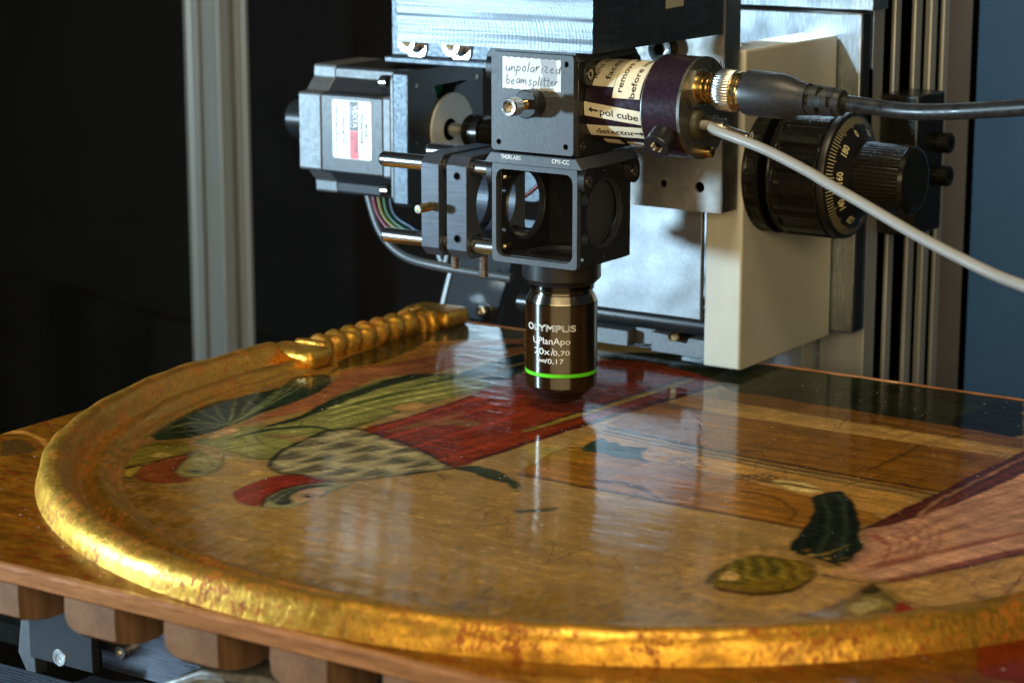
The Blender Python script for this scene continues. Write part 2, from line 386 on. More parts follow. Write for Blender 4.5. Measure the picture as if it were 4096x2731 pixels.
def painted():
    t = NT('varnished_tempera_painting')
    at = t.n.new('ShaderNodeAttribute'); at.attribute_name = 'paint'
    fine = t.noise(900, t.mapped((1, .5, 1)), 4, .6); med = t.noise(120, t.mapped((.5, 1.2, 1)), 5, .6)
    c = t.mix(1.0, at.outputs['Color'], t.mix(t.ramp(med, .3, .7), (.80, .80, .80), (1.16, 1.14, 1.1)), 'MULTIPLY')
    c = t.mix(1.0, c, t.mix(t.ramp(fine, .3, .7), (.86, .86, .86), (1.1, 1.1, 1.1)), 'MULTIPLY')
    ck = t.ramp(t.vor(150, t.mapped((1, .55, 1)), 'DISTANCE_TO_EDGE'), 0, .03, 1, 0)
    cmask = t.ramp(t.noise(22, None, 3), .45, .62, 0, .55)
    c = t.mix(t.math('MULTIPLY', ck, cmask), c, (.02, .012, .006))
    # settled dust: sparse pale specks of uneven size
    vd = t.n.new('ShaderNodeTexVoronoi'); vd.inputs['Scale'].default_value = 330; t.link(t.co.outputs['Object'], vd.inputs['Vector'])
    sp = t.n.new('ShaderNodeSeparateColor'); t.link(vd.outputs['Color'], sp.inputs[0])
    size = t.ramp(sp.outputs[0], .62, 1, 0, .17)
    dust = t.math('LESS_THAN', vd.outputs['Distance'], size)
    dust = t.math('MULTIPLY', dust, t.ramp(sp.outputs[1], 0, 1, .2, .9))
    c = t.mix(dust, c, (.55, .54, .50))
    rip = t.noise(520, t.mapped((.16, 1.5, 1), (0, 0, R(-6))), 2, .5); rip2 = t.noise(150, t.mapped((.3, 1.3, 1), (0, 0, R(-6))), 3)
    nor = t.bump(rip, .7, .075); nor = t.bump(rip2, .5, .14, nor); nor = t.bump(t.math('MULTIPLY', dust, 1.0), .3, .1, nor)
    t.set(col=c, metal=at.outputs['Alpha'], spec=0.0, rough=t.ramp(med, .3, .7, .34, .46), nor=nor, coat=.62, crough=t.ramp(med, .3, .7, .05, .085), cnor=nor); return t.m
M['paint'] = painted()
# ------------------------------------------------------------------ the panel painting (figures as flat paint: colours per vertex of the panel surface)
ZP = -58.5
PX0, PX1, PY0, PY1, ST = -150.0, 282.0, -264.0, 110.0, 0.56
ACX, ACY, RIN = 66.0, -47.0, 184.0           # arch centre and inner radius of the gilded moulding
PAINT={
'band_dark':[(-40.1,82.9),(-24.4,99.2),(2.6,112.2),(43.5,118.9),(141.0,120.8),(168.8,52.0),(43.3,58.4),(33.6,66.3),(13.8,72.6)],
'band_black':[(134.6,66.4),(137.0,101.6),(148.3,102.5),(168.8,52.0),(134.6,55.6)],
'band_brown':[(35.8,60.5),(167.7,54.5),(174.4,37.9),(47.4,41.5)],
'band_tan':[(27.0,49.6),(46.1,43.9),(173.8,39.4),(180.2,23.7),(58.6,23.0),(24.1,28.8)],
'band_orange':[(24.1,28.8),(58.3,23.7),(179.7,24.9),(193.8,-9.9),(173.6,-32.4),(88.5,-27.6),(31.1,-17.5)],
'line1':[(30.2,-16.0),(86.6,-24.2),(171.6,-27.9),(172.5,-30.0),(88.0,-26.8),(31.7,-19.2)],
'line2':[(31.2,-20.8),(89.4,-29.3),(173.7,-32.7),(174.4,-34.3),(90.5,-31.3),(32.3,-23.4)],
'line3':[(31.9,-25.3),(91.9,-33.8),(172.0,-38.6),(172.5,-39.6),(92.6,-35.1),(32.5,-27.1)],
'band_tan2':[(31.4,-27.8),(92.8,-35.4),(173.2,-41.2),(170.6,-66.6),(103.7,-52.0),(34.7,-45.9)],
'band_orange2':[(34.7,-45.9),(103.7,-52.0),(170.6,-66.6),(160.9,-94.6),(117.9,-93.9),(71.0,-91.2),(39.8,-90.3),(34.3,-64.0)],
'arcline':[(65.2,-82.0),(74.0,-77.8),(85.8,-80.3),(97.6,-89.5),(97.6,-91.2),(85.0,-83.7),(75.2,-81.3),(66.8,-84.5)],
'arcline2':[(113.5,-64.9),(128.0,-63.6),(142.7,-78.6),(145.1,-89.8),(144.0,-89.3),(141.8,-79.2),(128.8,-66.8),(114.6,-66.9)],
'wall_line':[(39.1,-89.3),(70.0,-89.7),(117.0,-92.2),(154.6,-92.1),(155.6,-93.9),(118.1,-94.1),(71.6,-92.2),(40.8,-91.8)],
'red':[(-42.2,38.4),(-39.5,-13.6),(-40.0,-50.8),(-44.1,-70.5),(-30.5,-75.5),(-7.6,-83.0),(17.1,-97.5),(18.9,-82.3),(19.5,-54.6)],
'red2':[(-45.1,6.4),(-43.8,33.1),(-32.5,78.3),(-9.9,86.4),(16.7,77.2),(33.0,69.8),(29.9,44.5),(24.5,17.5),(19.7,-33.7),(16.8,-82.9)],
'gold_stripe':[(7.3,-40.1),(12.0,6.7),(17.8,71.3),(21.4,68.8),(16.1,1.8),(10.8,-40.7)],
'stripe_dark':[(7.5,-29.4),(10.2,9.6),(15.0,72.4),(17.5,71.1),(12.3,6.5),(8.8,-31.1)],
'red_hem':[(15.7,-81.3),(19.0,-32.5),(24.1,18.2),(32.8,69.7),(35.0,66.3),(27.9,13.5),(22.3,-36.1),(18.2,-84.9)],
'leaf':[(-33.6,-72.6),(-32.1,-54.2),(-28.0,-42.6),(-15.9,-37.1),(-9.8,-38.9),(-10.6,-44.7),(-22.9,-49.7),(-28.2,-59.6)],
'leaf2':[(-27.6,-43.0),(-27.8,-35.3),(-27.3,-25.8),(-24.5,-34.8),(-24.1,-40.6)],
'col_shadow':[(-108.4,-7.0),(-121.5,16.1),(-126.3,63.2),(-127.7,93.9),(-120.2,111.7),(-109.7,116.4),(-93.1,115.2),(-82.0,98.4),(-97.9,82.7),(-115.7,80.1),(-106.3,44.4),(-104.1,17.2),(-110.1,6.6)],
'grey_back':[(-128.9,95.6),(-121.4,113.4),(-93.1,115.2),(-78.7,93.5),(-98.9,79.6),(-110.4,67.0)],
'tan_back':[(-106.3,44.4),(-111.1,66.5),(-98.9,79.6),(-79.8,95.1),(-63.0,69.7),(-72.4,54.3),(-80.7,31.1),(-94.6,25.8),(-99.3,16.1)],
'brown_strip':[(-102.0,14.3),(-92.3,47.3),(-93.9,78.3),(-79.8,95.1),(-74.4,87.0),(-84.9,68.2),(-82.5,36.4),(-91.7,19.2)],
'dark_wedge':[(-86.6,64.8),(-80.4,80.6),(-73.8,86.1),(-66.7,75.3),(-75.7,66.4)],
'rust_robe':[(-85.1,-95.8),(-76.7,-52.3),(-83.6,-36.2),(-88.9,2.2),(-74.8,16.1),(-72.8,40.8),(-66.0,74.4),(-71.3,82.2),(-82.0,61.1),(-84.8,36.9),(-104.1,17.2),(-108.8,2.4),(-98.3,-18.6),(-92.8,-36.7)],
'wing_dark':[(-104.9,-121.5),(-110.3,-106.1),(-114.2,-90.9),(-116.6,-70.3),(-111.6,-43.7),(-111.5,-31.7),(-117.9,-17.7),(-109.5,-5.7),(-99.1,-17.1),(-91.4,-38.5),(-89.5,-70.3),(-87.0,-93.6),(-86.6,-107.2),(-89.2,-119.1),(-95.2,-126.0)],
'wing_ray1':[(-90.1,-92.2),(-103.8,-72.7),(-115.6,-58.1),(-103.1,-72.2),(-88.4,-92.9)],
'wing_ray2':[(-88.5,-92.9),(-101.4,-56.0),(-113.2,-24.8),(-97.8,-59.2),(-87.3,-93.8)],
'wing_ray3':[(-87.9,-94.3),(-104.9,-97.1),(-103.0,-118.4),(-102.0,-100.4)],
'wing_ray4':[(-88.8,-93.1),(-101.4,-85.7),(-112.3,-78.6),(-102.8,-83.1)],
'robe':[(-84.1,-120.7),(-84.1,-95.9),(-76.3,-86.3),(-73.8,-71.1),(-79.6,-48.6),(-83.6,-36.2),(-86.1,-14.3),(-82.4,6.7),(-68.3,20.5),(-55.3,25.3),(-43.5,19.1),(-40.1,8.6),(-46.0,-23.7),(-47.1,-48.5),(-45.7,-69.5),(-46.0,-91.2),(-41.3,-109.3),(-42.9,-124.6),(-51.3,-127.3),(-70.1,-124.2)],
'robe_edge1':[(-76.7,-85.9),(-74.6,-70.2),(-79.9,-48.1),(-81.7,-26.3),(-82.3,11.8),(-71.5,18.3),(-76.8,-13.9),(-74.7,-41.5),(-72.3,-56.7),(-71.4,-74.1),(-74.5,-88.6)],
'robe_edge2':[(-70.6,-44.4),(-68.5,-12.1),(-65.3,20.5),(-61.1,22.6),(-63.8,-10.9),(-65.7,-41.0)],
'robe_fold':[(-74.4,-110.6),(-73.6,-89.7),(-64.4,-78.2),(-57.3,-76.8),(-47.3,-80.3),(-55.8,-79.9),(-62.3,-80.9),(-70.2,-92.6)],
'robe_dark':[(-44.8,-124.4),(-48.1,-114.0),(-52.3,-95.6),(-52.9,-79.0),(-46.2,-89.7),(-40.5,-110.3),(-40.6,-123.1)],
'robe_sh':[(-69.5,-98.9),(-61.7,-91.8),(-50.6,-91.0),(-46.3,-103.0),(-59.0,-98.5)],
'belt_tan':[(-53.4,-40.0),(-54.4,-31.3),(-50.0,-24.6),(-43.6,-25.8),(-41.9,-35.8),(-47.1,-41.2)],
'wing_right':[(-65.1,21.5),(-66.5,38.7),(-66.4,58.4),(-64.0,71.3),(-44.1,41.3),(-43.8,20.9),(-52.7,20.1)],
'wing_right_b':[(-54.4,23.9),(-56.7,45.5),(-54.9,57.5),(-52.9,54.5),(-53.4,42.1),(-52.2,22.1)],
'hand':[(-84.6,-112.7),(-86.1,-103.4),(-84.5,-95.4),(-79.3,-96.1),(-78.9,-105.3),(-80.7,-114.0)],
'gold_hat':[(-82.3,-165.5),(-78.5,-157.4),(-76.4,-152.3),(-72.3,-163.2),(-66.9,-170.0),(-76.3,-169.0)],
'gold_hat_y':[(-77.5,-166.8),(-77.3,-159.7),(-75.8,-154.4),(-72.8,-163.6),(-69.1,-168.5)],
'face1':[(-88.4,-152.7),(-94.7,-136.8),(-93.9,-127.4),(-84.7,-121.1),(-73.1,-132.7),(-75.4,-142.8),(-78.1,-152.8),(-79.9,-160.8)],
'face1_l':[(-83.2,-144.4),(-83.3,-138.1),(-77.0,-137.0),(-77.1,-145.0)],
'scarf':[(-72.0,-164.5),(-76.3,-152.8),(-76.1,-137.0),(-73.2,-131.8),(-66.9,-139.6),(-63.2,-152.4),(-56.3,-158.2),(-47.6,-158.2),(-51.9,-167.1),(-61.2,-171.4)],
'face2':[(-62.6,-153.6),(-67.8,-143.3),(-79.3,-124.0),(-70.1,-124.2),(-62.9,-127.3),(-53.0,-139.3),(-48.7,-150.9),(-54.0,-158.8)],
'face2_eye':[(-58.8,-150.9),(-58.0,-148.3),(-54.1,-149.2),(-55.0,-151.7)],
'neck':[(-82.0,-120.9),(-68.7,-121.6),(-52.1,-126.3),(-49.0,-127.9),(-57.7,-133.2),(-70.8,-129.5)],
'shawl':[(-38.6,-130.1),(-43.1,-123.2),(-47.8,-112.2),(-50.6,-97.7),(-51.7,-80.5),(-45.3,-71.3),(-30.5,-75.5),(-7.6,-83.0),(17.1,-97.5),(12.6,-105.1),(6.8,-114.1),(-5.1,-131.2),(-20.6,-132.9),(-31.0,-134.9)],
'cap_red':[(-26.2,-165.2),(-28.9,-159.9),(-30.3,-152.2),(-29.1,-136.1),(-20.6,-132.9),(-7.7,-133.8),(-13.6,-141.7),(-15.5,-151.7),(-15.0,-160.4),(-8.4,-171.9),(-15.7,-172.5),(-21.1,-170.1)],
'face3':[(-8.7,-172.1),(-15.0,-160.4),(-16.0,-151.1),(-13.6,-141.7),(-7.7,-133.8),(0.6,-131.1),(0.1,-140.1),(1.3,-152.0),(1.3,-165.3),(-3.6,-170.3)],
'face3_skin':[(-7.2,-157.8),(-11.7,-148.2),(-7.8,-142.6),(-2.4,-143.2),(0.9,-153.7),(-0.8,-161.7)],
'face3_hair':[(-12.8,-163.1),(-14.9,-152.4),(-12.5,-143.0),(-4.3,-134.4),(-9.5,-146.7),(-8.7,-156.0),(-2.3,-162.8),(-4.6,-167.1)],
'face3_eye':[(-4.6,-153.9),(-4.2,-150.8),(-1.7,-151.3),(-1.9,-154.2)],
'arm_dark':[(16.6,-96.3),(19.4,-90.3),(29.4,-90.5),(39.4,-95.7),(38.6,-99.3),(27.8,-97.7),(19.4,-97.4)],
'arm_skin':[(38.1,-98.7),(41.6,-94.2),(53.0,-105.3),(52.2,-110.2),(43.6,-103.2)],
'arm2':[(20.7,-88.5),(27.4,-89.6),(36.4,-92.6),(47.9,-101.0),(51.5,-108.0),(44.5,-103.3),(35.4,-101.3),(28.5,-99.8)],
'star':[(41.7,-51.9),(38.7,-44.4),(38.2,-31.4),(44.7,-36.3),(46.3,-34.0),(50.3,-38.1),(60.1,-34.6),(62.5,-44.7),(71.9,-53.5),(64.6,-50.9),(56.6,-52.5),(48.5,-50.4)],
'cross':[(62.3,-128.3),(66.8,-124.6),(74.2,-116.2),(75.6,-121.2),(68.9,-127.1),(66.6,-130.6)],
'ahand':[(116.2,-48.9),(120.5,-44.1),(128.3,-43.5),(138.6,-49.1),(136.2,-54.9),(128.6,-56.3)],
'sleeve':[(137.3,-58.2),(139.3,-51.4),(142.6,-46.4),(151.6,-56.0),(163.5,-74.1),(170.8,-90.9),(178.0,-100.9),(180.5,-119.5),(177.8,-128.5),(168.3,-122.1),(159.3,-117.3),(153.5,-99.6),(150.7,-86.0),(145.4,-71.8)],
'sleeve_gold':[(164.9,-121.0),(168.6,-114.9),(171.5,-106.0),(172.3,-99.5),(172.4,-107.1),(169.9,-116.7),(166.0,-122.5)],
'pink':[(167.9,-83.6),(169.8,-64.9),(172.0,-38.6),(174.8,37.0),(175.5,68.9),(226.3,-62.0),(221.2,-77.9),(211.6,-101.1),(199.9,-126.1),(191.2,-132.0),(179.3,-133.1),(179.7,-122.8),(177.9,-101.0)],
'maroon':[(167.7,-83.2),(169.1,-59.9),(170.6,-35.4),(174.8,37.0),(175.5,68.9),(186.6,40.3),(185.8,9.7),(183.9,-27.1),(178.9,-53.8),(173.6,-76.6)],
'pinkfold1':[(170.6,-91.0),(174.5,-85.3),(183.5,-94.2),(190.1,-110.1),(191.0,-123.5),(188.2,-108.5),(182.8,-96.2),(175.6,-89.4)],
'pinkfold2':[(180.7,-124.9),(188.9,-110.9),(201.9,-78.7),(212.5,-56.3),(214.4,-61.1),(203.9,-83.3),(191.5,-114.7)],
'pinkfold3':[(195.7,-127.0),(202.7,-115.5),(209.2,-95.6),(219.2,-72.8),(221.9,-79.7),(212.0,-102.1),(200.3,-126.9)],
'pinkfold4':[(179.2,-85.1),(182.9,-82.6),(190.8,-89.3),(194.2,-98.6),(189.6,-90.1),(183.9,-85.6)],
'tan_cloth':[(196.9,-130.3),(199.9,-126.1),(211.8,-101.5),(221.5,-78.6),(227.2,-64.4),(245.9,-112.7),(239.6,-123.4),(222.1,-142.2),(211.0,-142.1)],
'tan_line':[(233.3,-127.7),(230.4,-110.1),(229.1,-97.4),(230.1,-100.0),(231.7,-112.4),(234.1,-127.2)],
'halo':[(141.9,-156.9),(137.3,-143.2),(140.4,-126.6),(152.5,-118.4),(169.0,-118.8),(187.5,-125.8),(195.3,-134.1),(196.8,-151.4),(193.1,-166.5),(179.2,-176.0),(163.0,-174.4),(150.4,-167.4)],
'head':[(153.1,-160.2),(149.7,-143.3),(152.9,-126.8),(162.9,-125.8),(168.8,-123.2),(178.1,-135.0),(179.6,-147.4),(171.4,-161.4),(160.6,-163.0)],
'head_hair':[(152.9,-156.3),(149.7,-141.9),(152.9,-126.8),(162.9,-125.8),(168.8,-138.6),(165.6,-147.6),(162.0,-155.5),(158.0,-156.9)],
'head_face':[(153.0,-150.8),(153.7,-144.8),(158.2,-147.2),(159.8,-152.9),(156.3,-155.3)],
'head_edge':[(155.6,-161.2),(170.7,-160.1),(178.4,-148.2),(177.6,-134.0),(178.8,-135.8),(180.5,-150.8),(172.2,-162.9),(160.6,-164.4)],
'head2':[(189.8,-171.7),(194.0,-160.9),(197.0,-148.7),(194.9,-131.7),(206.2,-139.8),(210.5,-147.1),(209.8,-160.0),(201.5,-168.6)],
'head2_face':[(199.0,-157.4),(198.3,-145.2),(203.8,-144.0),(206.3,-152.5),(204.5,-161.2)],
'head2_dark':[(196.2,-144.0),(194.4,-130.7),(200.6,-135.7),(199.6,-141.7)],
'red_bit':[(212.4,-156.3),(208.7,-142.7),(219.3,-148.1),(219.8,-153.2)],
'red_out':[(242.1,-164.7),(244.9,-154.1),(248.9,-146.6),(255.2,-136.4),(272.4,-181.0),(265.5,-187.7),(251.6,-187.7)],
'sp_dark':[(-143.2,-158.1),(-140.2,-152.2),(-130.2,-154.4),(-123.2,-159.3),(-120.8,-165.0),(-126.7,-174.2)],
'sp_line':[(-153.9,-147.6),(-145.9,-142.1),(-127.8,-149.1),(-115.9,-159.4),(-115.4,-162.8),(-127.2,-152.4),(-142.6,-145.4),(-150.1,-151.3)],
'crack0':[(139.3,-18.6),(142.2,13.9)],
'crack1':[(142.2,13.9),(147.5,49.7)],
'crack2':[(136.5,-35.0),(136.6,-13.0)],
'crack3':[(67.3,-82.3),(68.8,-40.3)],
'crack4':[(103.6,-170.5),(105.4,-150.5)],
'crack5':[(102.8,-86.0),(106.6,-55.5)],
'dots':[(76.0,-46.9),(75.5,-43.5),(76.0,-41.1),(78.5,-42.1),(78.1,-38.9),(80.3,-39.4),(80.1,-36.5),(83.8,-39.7),(87.1,-43.1),(78.3,-48.4),(81.0,-48.0),(82.1,-45.0),(85.6,-47.9),(87.7,-47.5),(89.4,-44.5),(84.3,-50.6),(87.9,-51.9)],
'curls':[(104.8,-53.1),(104.7,-48.8),(106.7,-46.4),(109.2,-53.7),(109.8,-47.9),(110.3,-43.8),(113.5,-50.7),(114.8,-48.0),(113.3,-56.2),(115.5,-45.0),(118.5,-43.7),(122.3,-44.0),(125.5,-43.3)],
'fleck':[(-31.0,-72.5),(-25.9,-75.8),(-20.5,-77.1),(-15.2,-78.4),(-13.1,-75.3),(-6.5,-77.4),(-1.9,-79.1),(-4.3,-84.0),(-7.4,-71.4),(-0.0,-74.5),(6.9,-79.5),(5.7,-70.6),(7.1,-85.7),(-17.3,-81.5),(-10.3,-81.6),(-14.3,-67.8),(-11.0,-63.9),(13.6,-84.4)],
}
STROKES = [
([(-88.2,-93.8),(-94.7,-108.3),(-104.1,-119.2)],0.35,(150,150,96),0.35),
([(-88.2,-93.8),(-96.4,-102.6),(-107.7,-107.9)],0.35,(150,150,96),0.35),
([(-88.2,-93.8),(-98.6,-95.2),(-112.2,-93.1)],0.35,(150,150,96),0.35),
([(-88.2,-93.8),(-99.6,-89.7),(-114.4,-81.8)],0.35,(150,150,96),0.35),
([(-88.2,-93.8),(-102.1,-83.4),(-119.9,-68.8)],0.35,(150,150,96),0.35),
([(-88.2,-93.8),(-100.0,-78.2),(-115.6,-58.1)],0.35,(150,150,96),0.35),
([(-88.2,-93.8),(-98.4,-73.1),(-112.4,-47.4)],0.35,(150,150,96),0.35),
([(-88.2,-93.8),(-97.5,-67.3),(-110.7,-35.1)],0.35,(150,150,96),0.35),
([(-88.2,-93.8),(-97.4,-61.6),(-110.6,-23.0)],0.35,(150,150,96),0.35),
([(-88.2,-93.8),(-96.9,-57.5),(-109.7,-14.2)],0.35,(150,150,96),0.35),
([(-88.2,-93.8),(-95.8,-104.9),(-105.6,-113.4)],0.45,(28,30,20),0.6),
([(-88.2,-93.8),(-99.2,-92.3),(-112.8,-88.1)],0.45,(28,30,20),0.6),
([(-88.2,-93.8),(-100.9,-80.9),(-116.6,-64.6)],0.45,(28,30,20),0.6),
([(-88.2,-93.8),(-99.4,-75.3),(-113.7,-53.0)],0.45,(28,30,20),0.6),
([(-88.2,-93.8),(-98.2,-69.9),(-111.4,-41.6)],0.45,(28,30,20),0.6),
([(-73.3,-51.8),(-70.9,-26.7),(-63.1,-0.1),(-53.7,24.3)],0.7,(196,186,100),0.55),
([(-70.5,-55.4),(-68.1,-30.5),(-60.5,-3.7),(-51.4,21.0)],0.45,(70,72,34),0.55),
([(-67.7,-59.0),(-65.2,-34.3),(-57.9,-7.2),(-49.1,17.6)],0.7,(196,186,100),0.55),
([(-65.1,-62.3),(-62.6,-37.7),(-55.1,-11.2),(-46.1,13.2)],0.45,(70,72,34),0.55),
([(-61.8,-66.5),(-59.2,-42.2),(-52.3,-15.1),(-43.8,10.0)],0.7,(196,186,100),0.55),
([(-77.1,-46.9),(-74.8,-21.6),(-65.8,3.7),(-55.3,26.6)],0.45,(70,72,34),0.55),
([(-75.1,-87.2),(-73.3,-71.8),(-78.0,-50.6),(-80.8,-36.2),(-82.3,-11.6),(-79.8,9.7)],0.8,(28,30,20),0.8),
([(-78.6,-49.8),(-72.8,-44.0),(-60.7,-40.2),(-46.2,-42.4)],0.35,(50,50,26),0.8),
([(-74.9,-111.0),(-73.2,-94.6),(-64.7,-80.1),(-57.0,-77.2),(-46.7,-80.5)],0.5,(28,30,20),0.75),
([(-75.1,-89.0),(-70.7,-99.7),(-56.7,-110.1),(-43.6,-110.8)],0.4,(70,70,34),0.6),
([(-75.4,-102.9),(-65.0,-110.9),(-49.3,-118.0)],0.4,(78,76,38),0.5),
([(-73.9,-121.9),(-61.8,-123.3),(-49.6,-126.1)],0.4,(80,70,40),0.6),
([(-81.7,-121.3),(-77.3,-124.2),(-75.0,-123.9)],0.25,(96,84,44),0.6),
([(-78.3,-122.0),(-74.0,-124.9),(-71.7,-124.6)],0.25,(96,84,44),0.6),
([(-75.0,-122.7),(-70.7,-125.5),(-68.4,-125.3)],0.25,(96,84,44),0.6),
([(-71.7,-123.3),(-67.4,-126.2),(-65.1,-125.9)],0.25,(96,84,44),0.6),
([(-68.4,-124.0),(-64.1,-126.9),(-61.8,-126.6)],0.25,(96,84,44),0.6),
([(-65.1,-124.6),(-60.9,-127.5),(-58.6,-127.2)],0.25,(96,84,44),0.6),
([(-61.9,-125.3),(-57.6,-128.1),(-55.4,-127.9)],0.25,(96,84,44),0.6),
([(-62.4,-153.4),(-67.5,-143.7),(-73.1,-131.1),(-71.8,-133.4)],0.4,(60,40,24),0.8),
([(-54.0,-158.8),(-50.3,-155.1),(-48.7,-150.9),(-52.6,-139.7),(-62.5,-127.7)],0.4,(56,48,28),0.8),
([(-58.5,-152.3),(-58.0,-148.8),(-54.4,-148.9),(-54.5,-152.5),(-57.7,-152.6)],0.35,(40,34,22),0.85),
([(-60.5,-138.3),(-57.2,-139.1),(-54.3,-143.3)],0.35,(70,56,34),0.7),
([(-61.7,-132.8),(-59.1,-133.5)],0.3,(110,50,34),0.7),
([(-61.5,-154.3),(-63.5,-153.3),(-64.0,-150.6)],0.4,(92,36,16),0.7),
([(-62.9,-152.0),(-64.9,-150.9),(-65.4,-148.1)],0.4,(92,36,16),0.7),
([(-64.4,-149.6),(-66.3,-148.4),(-66.8,-145.7)],0.4,(92,36,16),0.7),
([(-65.8,-147.2),(-67.6,-146.0),(-68.1,-143.2)],0.4,(92,36,16),0.7),
([(-67.2,-144.7),(-69.0,-143.5),(-69.5,-140.7)],0.4,(92,36,16),0.7),
([(-68.7,-142.3),(-70.4,-141.0),(-70.9,-138.2)],0.4,(92,36,16),0.7),
([(-70.1,-139.8),(-71.8,-138.5),(-72.3,-135.7)],0.4,(92,36,16),0.7),
([(-71.6,-137.4),(-73.3,-136.0),(-73.8,-133.1)],0.4,(92,36,16),0.7),
([(-73.0,-134.9),(-74.7,-133.4),(-75.2,-130.6)],0.4,(92,36,16),0.7),
([(-67.8,-166.1),(-68.7,-156.2),(-68.3,-146.7),(-70.4,-137.2)],0.4,(96,44,20),0.7),
([(-62.8,-168.6),(-63.4,-160.1),(-62.4,-153.4)],0.4,(104,50,24),0.6),
([(-71.7,-162.8),(-73.9,-150.5),(-72.6,-137.8)],0.4,(176,98,48),0.5),
([(-82.8,-144.7),(-81.5,-140.1),(-78.4,-140.5),(-78.6,-144.4),(-82.0,-145.1)],0.35,(44,38,16),0.8),
([(-79.9,-160.8),(-78.1,-152.8),(-75.4,-142.8),(-73.1,-132.7)],0.5,(50,40,16),0.8),
([(-93.4,-128.0),(-84.2,-128.9),(-84.1,-121.7)],0.4,(60,50,20),0.7),
([(-93.6,-138.0),(-95.5,-134.1),(-92.8,-134.8)],0.4,(70,54,20),0.6),
([(-92.3,-136.5),(-94.4,-132.4),(-91.5,-133.3)],0.4,(70,54,20),0.6),
([(-91.1,-135.0),(-93.4,-130.7),(-90.3,-131.8)],0.4,(70,54,20),0.6),
([(-89.9,-133.5),(-92.3,-128.9),(-89.0,-130.3)],0.4,(70,54,20),0.6),
([(-88.6,-132.0),(-91.3,-127.2),(-87.8,-128.8)],0.4,(70,54,20),0.6),
([(-87.4,-130.5),(-90.2,-125.5),(-86.6,-127.3)],0.4,(70,54,20),0.6),
([(-86.2,-129.0),(-89.1,-123.8),(-85.3,-125.8)],0.4,(70,54,20),0.6),
([(-84.9,-127.5),(-88.1,-122.1),(-84.1,-124.3)],0.4,(70,54,20),0.6),
([(-38.6,-130.1),(-44.5,-121.0),(-48.4,-110.3),(-51.2,-95.8),(-52.0,-80.1),(-45.3,-71.3),(-30.8,-75.1),(-7.9,-82.5),(17.2,-97.4)],0.7,(26,26,22),0.85),
([(17.2,-97.4),(7.1,-114.5),(-5.0,-131.4),(-20.3,-133.3),(-30.8,-135.1),(-38.6,-130.1)],0.6,(30,28,24),0.8),
([(-24.1,-166.6),(-25.6,-154.8),(-24.4,-140.9),(-17.5,-134.7),(-8.5,-134.4)],0.45,(96,18,12),0.6),
([(-19.3,-170.3),(-20.2,-158.3),(-19.5,-147.8),(-16.6,-140.0)],0.45,(176,56,40),0.45),
([(-8.4,-171.9),(-14.5,-160.6),(-15.7,-150.9),(-13.3,-142.1),(-7.7,-133.8)],0.5,(30,26,20),0.8),
([(-5.2,-154.2),(-5.1,-150.2),(-1.7,-150.1),(-1.1,-154.8),(-4.3,-154.8)],0.35,(38,30,24),0.9),
([(-12.1,-152.8),(-12.7,-146.9),(-9.4,-141.7),(-5.0,-137.8)],0.6,(40,42,36),0.7),
([(1.3,-152.0),(-0.2,-146.0),(0.3,-141.4)],0.35,(60,46,34),0.7),
([(-8.1,-166.8),(-11.7,-155.3),(-12.1,-145.6)],0.6,(110,104,74),0.5),
([(-38.0,-73.9),(-36.5,-39.4),(-32.9,24.3)],0.9,(172,60,40),0.4),
([(-33.9,-74.5),(-32.4,-40.2),(-28.8,18.1)],0.5,(92,18,12),0.4),
([(-27.1,-76.6),(-25.3,-42.5),(-21.9,7.7)],0.9,(172,60,40),0.4),
([(-19.4,-78.6),(-17.5,-44.9),(-14.3,-3.8)],0.5,(92,18,12),0.4),
([(-11.5,-82.4),(-9.3,-49.1),(-6.4,-15.6)],0.9,(172,60,40),0.4),
([(-2.8,-86.1),(-0.4,-53.2),(2.1,-28.4)],0.5,(92,18,12),0.4),
([(6.5,-90.8),(9.2,-58.4),(11.0,-41.9)],0.9,(172,60,40),0.4),
([(-31.4,-11.7),(-29.0,33.2),(-12.9,80.1)],0.6,(166,58,40),0.35),
([(-18.7,-30.0),(-17.6,15.7),(-3.7,64.7)],0.6,(98,20,14),0.35),
([(-6.6,-47.6),(-6.7,-1.1),(5.2,49.7)],0.6,(166,58,40),0.35),
([(5.0,-64.3),(3.8,-17.2),(13.8,35.3)],0.6,(98,20,14),0.35),
([(8.6,-41.3),(13.0,5.1),(19.4,69.4)],0.35,(40,26,14),0.8),
([(11.6,-44.3),(16.9,0.6),(22.3,67.4)],0.35,(44,26,14),0.7),
([(72.4,23.7),(76.8,43.5),(79.5,64.5)],0.28,(70,42,14),0.65),
([(119.6,26.5),(124.6,50.0),(128.0,75.1)],0.28,(70,42,14),0.65),
([(105.9,-55.9),(111.7,-38.1),(116.1,-19.5)],0.28,(70,42,14),0.65),
([(140.4,-42.9),(144.6,-28.3),(147.4,-13.0)],0.28,(70,42,14),0.65),
([(76.2,-69.0),(81.8,-53.1),(85.8,-36.4)],0.28,(70,42,14),0.65),
([(108.4,-98.8),(110.1,-83.3),(110.2,-67.1)],0.28,(70,42,14),0.65),
([(118.7,-13.8),(125.6,13.5),(131.0,42.6)],0.28,(70,42,14),0.65),
([(159.2,-19.5),(162.7,-1.4),(164.8,17.7)],0.28,(70,42,14),0.65),
([(139.3,-18.6),(140.1,0.8),(140.8,12.9),(140.2,22.4),(143.8,36.9),(147.5,49.7)],0.32,(34,20,8),0.8),
([(70.0,-80.5),(77.6,-80.7),(87.6,-89.5),(87.9,-96.1)],0.35,(86,52,20),0.6),
([(81.4,-77.7),(88.9,-77.8),(98.7,-86.7),(98.9,-93.3)],0.35,(86,52,20),0.6),
